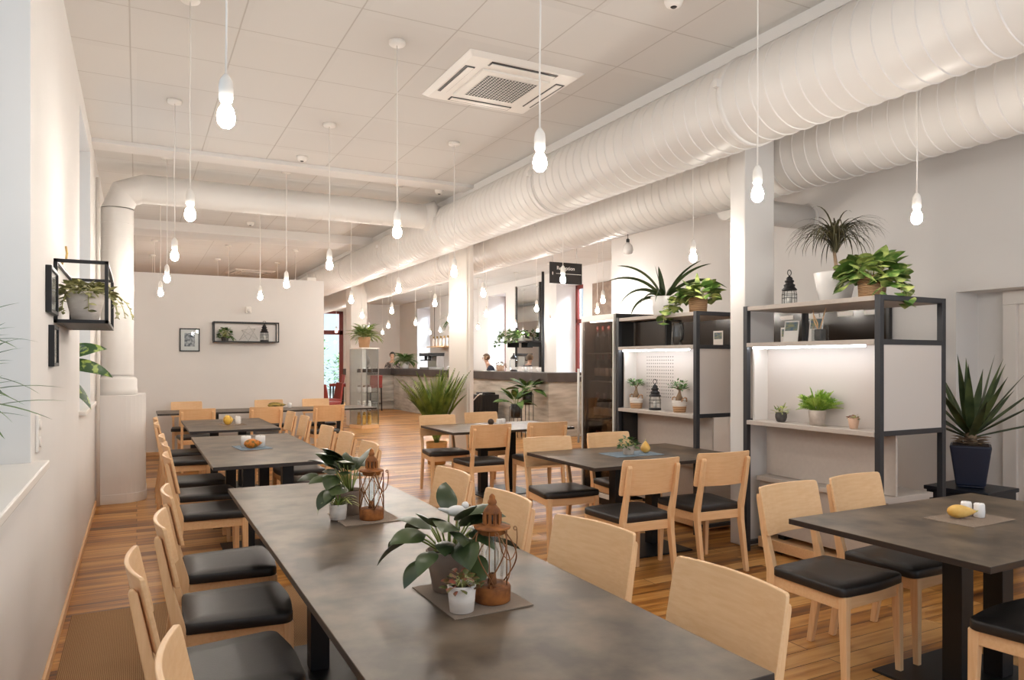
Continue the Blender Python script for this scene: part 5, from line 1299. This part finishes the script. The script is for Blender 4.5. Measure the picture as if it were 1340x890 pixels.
l0 = make_low('oxblood chair in front of the stools, beside the partition end'); l0.location = (4.35, 18.6, 0); l0.rotation_euler = (0, 0, R(-60))
dup(l0, (4.7, 19.8, 0), R(100), 'oxblood chair with its back to the glass showcase, farther than the other')
# ------------------------------------------------------------------ glass showcase with fern
t = thing('glass_showcase', 'tall glass showcase with a wooden base near the bar', 'cabinet', (4.57, 16.05, 0), R(20))
m = MB(); m.cbox(0, 0, 0.04, 0.47, 0.47, 0.08); m.build('base', 'beech', t, bevel=0.004)
m = MB()
for sx in (-1, 1):
    for sy in (-1, 1): m.cbox(sx * 0.225, sy * 0.225, 0.93, 0.016, 0.016, 1.70)
m.build('corner_posts', 'steel', t)
m = MB(); m.cbox(0, 0, 1.795, 0.48, 0.48, 0.03); m.build('top', 'white_paint', t, bevel=0.003)
m = MB()
m.box(-0.218, -0.224, 0.08, 0.218, -0.221, 1.78); m.box(-0.218, 0.221, 0.08, 0.218, 0.224, 1.78); m.box(-0.224, -0.218, 0.08, -0.221, 0.218, 1.78); m.box(0.221, -0.218, 0.08, 0.224, 0.218, 1.78); m.build('glass_sides', 'glass', t)
for z in (0.40, 0.80, 1.25):
    m = MB(); m.cbox(0, 0, z, 0.43, 0.43, 0.008); m.build('glass_shelf', 'glass', t)
def jar(label, loc, h, r, mt, cap, group):
    o = thing('display_jar', label, 'jar', loc, 0, group)
    m = MB(); m.lathe([(r * .9, 0), (r, h * .05), (r, h * .7), (r * .6, h * .8)], 12); m.build('jar_body', mt, o)
    m = MB(); m.lathe([(r * .64, h * .8), (r * .64, h), (0.001, h)], 12); m.build('lid', cap, o)
    return o
for z, nm, mt, cap, h, gr in ((0.08, 'golden jar on the floor of the glass showcase', 'gourd_yellow', 'brass', 0.27, 'golden jars in the showcase'), (0.404, 'white jar on the lowest glass shelf of the showcase', 'white_ceramic', 'plastic', 0.2, 'white jars low in the showcase'), (0.804, 'small white and brown jar on the middle glass shelf of the showcase', 'white_ceramic', 'taupe_pot', 0.15, 'small jars mid showcase'), (1.254, 'small dark jar on the top glass shelf of the showcase', 'dark_ball', 'white_ceramic', 0.10, 'small dark jars high in the showcase')):
    j0 = None
    for k in range(6):
        a = k * 1.047 + 0.2; p = (4.57 + 0.135 * math.cos(a), 16.05 + 0.135 * math.sin(a), z)
        if j0 is None: j0 = jar(nm, p, h, 0.04, mt, cap, gr)
        else: dup(j0, p, a)
t = thing('potted_fern', 'light green fern in a grey wicker pot on top of the glass showcase', 'plant', (4.57, 16.05, 1.81))
pot(t, 0.11, 0.14, 0.24, 'wicker', name='wicker_pot'); fern(t, 0.22, 101, 64, 0.46, 'leaf_fern', 0.026, 0.085, (0.8, 1.8), (0.5, 1.5), 13)
# ------------------------------------------------------------------ mirrors, shelves and things behind the bar
t = thing('wall_mirror', 'tall dark-edged mirror on the wall behind the bar', 'mirror', (8.89, 16.2, 1.38))
m = MB(); m.box(-0.02, -0.62, 0, 0, 0.62, 2.06); m.build('mirror_glass', 'mirror', t)
m = MB(); m.box(-0.05, -0.67, -0.03, 0.0, -0.62, 2.09); m.box(-0.05, 0.62, -0.03, 0, 0.64, 2.09); m.build('mirror_frame', 'dark_board', t)
t = thing('wall_mirror', 'narrow dark-edged mirror beside the far column', 'mirror', (8.89, 20.2, 1.4))
m = MB(); m.box(-0.02, -0.5, 0, 0, 0.5, 1.95); m.build('mirror_glass', 'mirror', t)
m = MB(); m.box(-0.05, -0.56, -0.03, 0, -0.5, 1.98); m.build('mirror_frame', 'dark_board', t)
m = MB(); m.tube([(0, 0, 0), (0, 0, ZC)], 0.035, 10); tag(m.build('round_pipe', 'shelf_metal', None, (8.6, 14.95, 0)), 'thin dark vertical pipe behind the bar, left of the hanging sign', 'pipe')
t = thing('tall_panel', 'tall taupe panel on the far wall above the drinks fridge', 'panel', (8.895, 12.75, 0.0))
m = MB(); m.box(-0.06, -0.55, 0.0, 0, 0.45, 3.2); m.build('panel_board', 'taupe_pot', t, bevel=0.004)
m = MB(); m.box(-0.07, -0.5, 0.1, -0.06, 0.4, 3.1); m.build('inset', 'taupe_pot', t, bevel=0.003)
t = thing('wall_shelf', 'dark wall shelf with hanging pots behind the bar', 'shelf', (8.5, 15.9, 1.98))
m = MB(); m.box(-0.16, -0.55, 0, 0.33, 0.9, 0.025); m.build('board', 'dark_board', t)
for y in (-0.4, 0.7):
    m = MB(); m.box(0.0, y, -0.12, 0.33, y + 0.02, 0); m.build('bracket', 'black_metal', t)
for k, (y, s) in enumerate(((16.55, 1.2), (16.1, 0.9), (15.75, 0.9))):
    t = thing('potted_ivy', ['bushy trailing plant at the left end of the shelf behind the bar', 'small trailing plant in a white pot, middle of the shelf behind the bar', 'small trailing plant in a white pot, right on the shelf behind the bar'][k], 'plant', (8.45, y, 2.005), 0, 'trailing plants behind the bar')
    pot(t, 0.07, 0.09, 0.14, 'white_ceramic'); bushy(t, 0.13, 110 + k, 50, 0.17 * s, 0.14 * s, 0.12, 0.08, 'leaf_green', 'ovate', 0, [(3.0, 0.4 * s, 2.0), (3.5, 0.4 * s, 2.0), (2.4, 0.35, 2.0)])
def cup(label, loc, h, r, mt, group, name='glass_cup'):
    o = thing(name, label, 'cup', loc, 0, group); m = MB(); m.lathe([(r * .7, 0), (r * .75, 0.004), (r, h), (r * .93, h), (r * .65, 0.01), (0.001, 0.01)], 14); m.build('bowl', mt, o)
    m = MB(); m.tube([(-r * .9, 0, h * .8), (-r * 1.4, 0, h * .7), (-r * 1.4, 0, h * .35), (-r * .8, 0, h * .25)], r * .12, 6); m.build('handle', mt, o); return o
CT = 1.276
c0 = None
for k, (x, y) in enumerate(((7.55, 13.3), (7.5, 13.6), (7.52, 13.9), (7.45, 14.9), (7.5, 15.2), (7.5, 17.5), (7.45, 18.0))):
    if c0 is None: c0 = cup('small white cup on the bar counter top', (x, y, CT), 0.10, 0.05, 'white_ceramic', 'white cups on the bar')
    else: dup(c0, (x, y, CT), k)
t = thing('glass_dome', 'tall glass dispenser with dark lid on the bar counter', 'dispenser', (7.45, 14.25, CT))
m = MB(); m.lathe([(0.08, 0), (0.085, 0.02), (0.06, 0.04)], 16); m.build('stand', 'dark_wood', t)
m = MB(); m.lathe([(0.06, 0.04), (0.10, 0.06), (0.10, 0.24), (0.07, 0.28)], 18); m.build('glass_body', 'glass', t)
m = MB(); m.lathe([(0.075, 0.28), (0.08, 0.30), (0.04, 0.35), (0.015, 0.37), (0.02, 0.40), (0.001, 0.41)], 16); m.build('lid', 'dark_board', t)
t = thing('flower_pot', 'reddish pot with small flowers on the bar counter', 'plant', (7.42, 14.85, CT))
pot(t, 0.08, 0.10, 0.13, 'terracotta'); bushy(t, 0.12, 121, 40, 0.11, 0.1, 0.06, 0.04, 'leaf_red', 'ovate')
t = thing('pumpkin', 'small orange pumpkin on the bar counter near the person', 'pumpkin', (7.4, 16.55, CT))
m = MB(); m.ball((0, 0, 0.07), 0.09, 20, 10, sc=(1, 1, 0.78)); m.build('pumpkin_body', 'gourd_orange', t); m = MB(); m.tube([(0, 0, 0.13), (0.01, 0, 0.165)], [0.014, 0.009], 6); m.build('stalk', 'stem', t)
t = thing('hanging_plant', 'hanging plant trailing beside the far column', 'plant', (7.3, 17.2, 2.35))
m = MB(); m.tube([(0, 0, 0.25), (0, 0, ZC - 2.35)], 0.004, 5)
for k in range(3): m.tube([(0.11 * math.cos(k * 2.1), 0.11 * math.sin(k * 2.1), 0.12), (0, 0, 0.45)], 0.003, 5)
m.build('hanger', 'dark_board', t)
pot(t, 0.08, 0.11, 0.15, 'white_ceramic'); straps(t, 0.14, 131, 46, 0.55, 0.03, 'leaf_green', (0.2, 1.3), (1.6, 2.8), r0=0.05)
# coffee machine, bottle shelf and fern on the far wing
t = thing('espresso_machine', 'steel and black espresso machine on the counter left of the far column', 'coffee machine', (7.45, 19.3, CT), R(-90))
m = MB(); m.cbox(0, 0, 0.03, 0.75, 0.46, 0.06); m.cbox(0, 0.12, 0.22, 0.72, 0.22, 0.32); m.build('body', 'steel', t, bevel=0.012)
m = MB(); m.cbox(0, 0.0, 0.42, 0.76, 0.48, 0.09); m.build('cup_tray', 'dark_board', t, bevel=0.01)
for x in (-0.2, 0.1):
    m = MB(); m.lathe([(0.035, 0.25), (0.04, 0.27), (0.04, 0.38)], 14, (x, -0.1, 0)); m.tube([(x, -0.1, 0.27), (x, -0.26, 0.25)], 0.014, 8); m.build('group_head', 'dark_board', t)
t = thing('bottle_shelf', 'pale hanging shelf of bottles left of the far column', 'shelf', (8.5, 21.3, 1.95))
m = MB(); m.box(-0.16, -0.75, 0, 0.38, 0.75, 0.03); m.build('board', 'beech', t)
m = MB()
for y in (-0.72, 0.72): m.tube([(0.1, y, 0), (0.1, y, ZC - 1.95)], 0.008, 6)
m.build('hanging_rod', 'black_metal', t)
bb = None
for k in range(9):
    loc = (8.52 + 0.08 * (k % 2), 20.7 + 0.15 * k, 1.98)
    if bb is None: bb = make_bottle('pale bottle on the hanging shelf left of the far column', 0.045, 0.32, 'brass', 'bay_white', False, 'bottles on the hanging shelf', 'spirit_bottle'); bb.location = loc
    else: dup(bb, loc, k)
t = thing('potted_fern', 'green fern in a white pot on the far bar wing', 'plant', (7.35, 21.3, CT))
pot(t, 0.11, 0.14, 0.22, 'white_ceramic'); fern(t, 0.2, 141, 64, 0.48, 'leaf_green', 0.03, 0.10, (1.0, 2.0), (0.4, 1.5), 12)
t = thing('round_grinder', 'round silver appliance on the far bar wing, left of the barista', 'appliance', (6.35, 22.3, 1.271))
m = MB(); m.cbox(0, 0, 0.03, 0.24, 0.2, 0.06); m.build('base', 'dark_board', t, bevel=0.008)
m = MB(); m.lathe([(0.001, -0.06), (0.15, -0.06), (0.19, 0), (0.15, 0.06), (0.001, 0.06)], 24, (0, 0, 0.25), mat=Matrix.Rotation(PI / 2, 3, 'X')); m.build('drum', 'steel', t)
# ------------------------------------------------------------------ people behind the bar
def person(label, loc, rz, shirt, hair, lean=0.0, long_hair=True):
    t = thing('person', label, 'person', loc, rz)
    def skin(name, verts, edges, radii, mat, sub=2, root=0):
        me = bpy.data.meshes.new(name); me.from_pydata(verts, edges, []); o = bpy.data.objects.new(name, me); COL.objects.link(o); o.parent = t
        me.materials.append(M[mat]); s = o.modifiers.new('skin', 'SKIN'); s.use_smooth_shade = True
        for i, r_ in enumerate(radii): me.skin_vertices[0].data[i].radius = (r_, r_) if not isinstance(r_, tuple) else r_
        for i in range(len(verts)): me.skin_vertices[0].data[i].use_root = (i == root)
        sb = o.modifiers.new('sub', 'SUBSURF'); sb.levels = sub; sb.render_levels = sub
        return o
    L_ = lean
    V = [(0, 0, 0.95), (0, 0.01, 1.12), (0, 0.02 + L_ * .4, 1.32), (0, L_ * .7, 1.45), (0, 0.01 + L_, 1.53), (0, 0.03 + L_, 1.60), (0, 0.03 + L_ * 1.1, 1.70), (0, 0.02 + L_ * 1.1, 1.76)]
    Rr = [(0.15, 0.11), (0.13, 0.095), (0.16, 0.11), (0.10, 0.08), 0.05, 0.062, 0.088, 0.05]
    E = [(i, i + 1) for i in range(7)]
    for s in (-1, 1):
        b = len(V); V += [(s * 0.09, 0, 0.88), (s * 0.1, 0.01, 0.5), (s * 0.1, -0.01, 0.08), (s * 0.1, 0.13, 0.03)]; Rr += [0.10, 0.065, 0.042, 0.035]; E += [(0, b), (b, b + 1), (b + 1, b + 2), (b + 2, b + 3)]
        b = len(V); V += [(s * 0.19, L_ * .7, 1.40), (s * 0.24, 0.02 + L_ * .4, 1.15), (s * 0.16, 0.24 + L_ * .4, 1.19), (s * 0.15, 0.30 + L_ * .4, 1.19)]; Rr += [0.055, 0.042, 0.03, 0.03]; E += [(3, b), (b, b + 1), (b + 1, b + 2), (b + 2, b + 3)]
        h = b + 3
        for k in range(4):
            c = len(V); x = s * (0.15 + 0.028 - 0.019 * k); V += [(x, 0.345 + L_ * .4, 1.188), (x, 0.375 + L_ * .4 + (0.008 if k in (1, 2) else 0), 1.172)]; Rr += [0.0095, 0.008]; E += [(h, c), (c, c + 1)]
        c = len(V); V += [(s * 0.105, 0.31 + L_ * .4, 1.20), (s * 0.09, 0.335 + L_ * .4, 1.20)]; Rr += [0.011, 0.009]; E += [(h - 1, c), (c, c + 1)]
    skin('body', V, E, Rr, 'skin')
    V = [(0, 0, 0.93), (0, 0.01, 1.12), (0, 0.02 + L_ * .4, 1.32), (0, L_ * .68, 1.44)]; Rr = [(0.168, 0.128), (0.146, 0.112), (0.175, 0.125), (0.11, 0.09)]; E = [(0, 1), (1, 2), (2, 3)]
    for s in (-1, 1):
        b = len(V); V += [(s * 0.19, L_ * .7, 1.405), (s * 0.235, 0.015 + L_ * .4, 1.2)]; Rr += [0.066, 0.056]; E += [(3, b), (b, b + 1)]
    skin('shirt', V, E, Rr, shirt)
    V = [(0, 0, 0.98)]; Rr = [(0.16, 0.122)]; E = []
    for s in (-1, 1):
        b = len(V); V += [(s * 0.09, 0, 0.86), (s * 0.1, 0.01, 0.5), (s * 0.1, -0.01, 0.09)]; Rr += [0.112, 0.076, 0.055]; E += [(0, b), (b, b + 1), (b + 1, b + 2)]
    skin('trousers', V, E, Rr, 'trousers')
    hy = 0.03 + L_ * 1.1
    m = MB(); m.ball((0, hy - 0.018, 1.715), 0.108, 18, 12, sc=(0.92, 1.0, 0.98))
    m.f = [f for f, in zip(m.f)]; keep = []
    for i, f in enumerate(m.f):
        c = sum((Vector(m.v[j]) for j in f), Vector()) / len(f)
        if not (c.y > hy + 0.045 and c.z < 1.755) and c.z > 1.64: keep.append(i)
    m.mi = [m.mi[i] for i in keep]; m.sm = [m.sm[i] for i in keep]; m.f = [m.f[i] for i in keep]
    if long_hair: m.tube([(0, hy - 0.09, 1.74), (0, hy - 0.12, 1.64), (0, hy - 0.10, 1.50)], [0.07, 0.06, 0.02], 10)
    m.build('hair', hair, t)
    m = MB()
    for s in (-1, 1): m.ball((s * 0.032, hy + 0.082, 1.70), 0.010, 8, 6)
    m.build('eyes', 'hair', t)
    m = MB(); m.ball((0, hy + 0.095, 1.672), 0.012, 8, 6, sc=(0.8, 1, 1.5)); m.build('nose', 'skin', t)
    m = MB(); m.ball((0, hy + 0.080, 1.636), 0.018, 8, 6, sc=(1.3, 0.5, 0.4)); m.build('mouth', 'red_leather', t)
    m = MB()
    for s in (-1, 1): m.ball((s * 0.088, hy + 0.0, 1.69), 0.022, 8, 6, sc=(0.4, 0.8, 1.3))
    m.build('ears', 'skin', t)
    return t
person('person with dark hair and patterned top standing behind the far bar', (7.5, 23.0, 0), R(150), 'shirt_pattern', 'hair')
person('person in a dark blue shirt bending forward behind the bar', (8.42, 17.2, 0), R(70), 'shirt_dark', 'hair_fair', 0.2, False).scale = (0.94, 0.94, 0.94)
# ------------------------------------------------------------------ garden outside the glazed door
m = MB(); m.box(2.0, 26.6, -0.12, 11.0, 40.0, -0.02); o = m.build('terrace_ground', 'concrete'); o['kind'] = 'structure'
for k, (x, y, s) in enumerate(((5.3, 28.4, 1.0), (6.3, 29.5, 1.25), (7.4, 28.8, 0.9))):
    t = thing('garden_shrub', ['leafy green shrub outside the red-framed glass door, left', 'taller leafy shrub outside the red-framed glass door', 'leafy shrub outside the glass door at its right edge'][k], 'shrub', (x, y, -0.02), k, 'garden shrubs')
    m = MB(); m.tube([(0, 0, 0), (0.02, 0, 0.5 * s), (0, 0.03, 1.1 * s)], [0.04, 0.03, 0.015], 8); m.build('trunk', 'bark', t)
    r_ = random.Random(200 + k); lf = MB()
    for i in range(520):
        a = r_.uniform(0, 6.28); q = r_.uniform(0.1, 0.75) * s; z = r_.uniform(0.15, 2.0) * s
        q *= 1 - 0.35 * abs(z / s - 0.9)
        lf.leaf((q * math.cos(a), q * math.sin(a), z), a, r_.uniform(-0.5, 0.8), 0.16, 0.09, 0.6, 'ovate', 0.15, 3)
    lf.build('foliage', 'leaf_out', t)
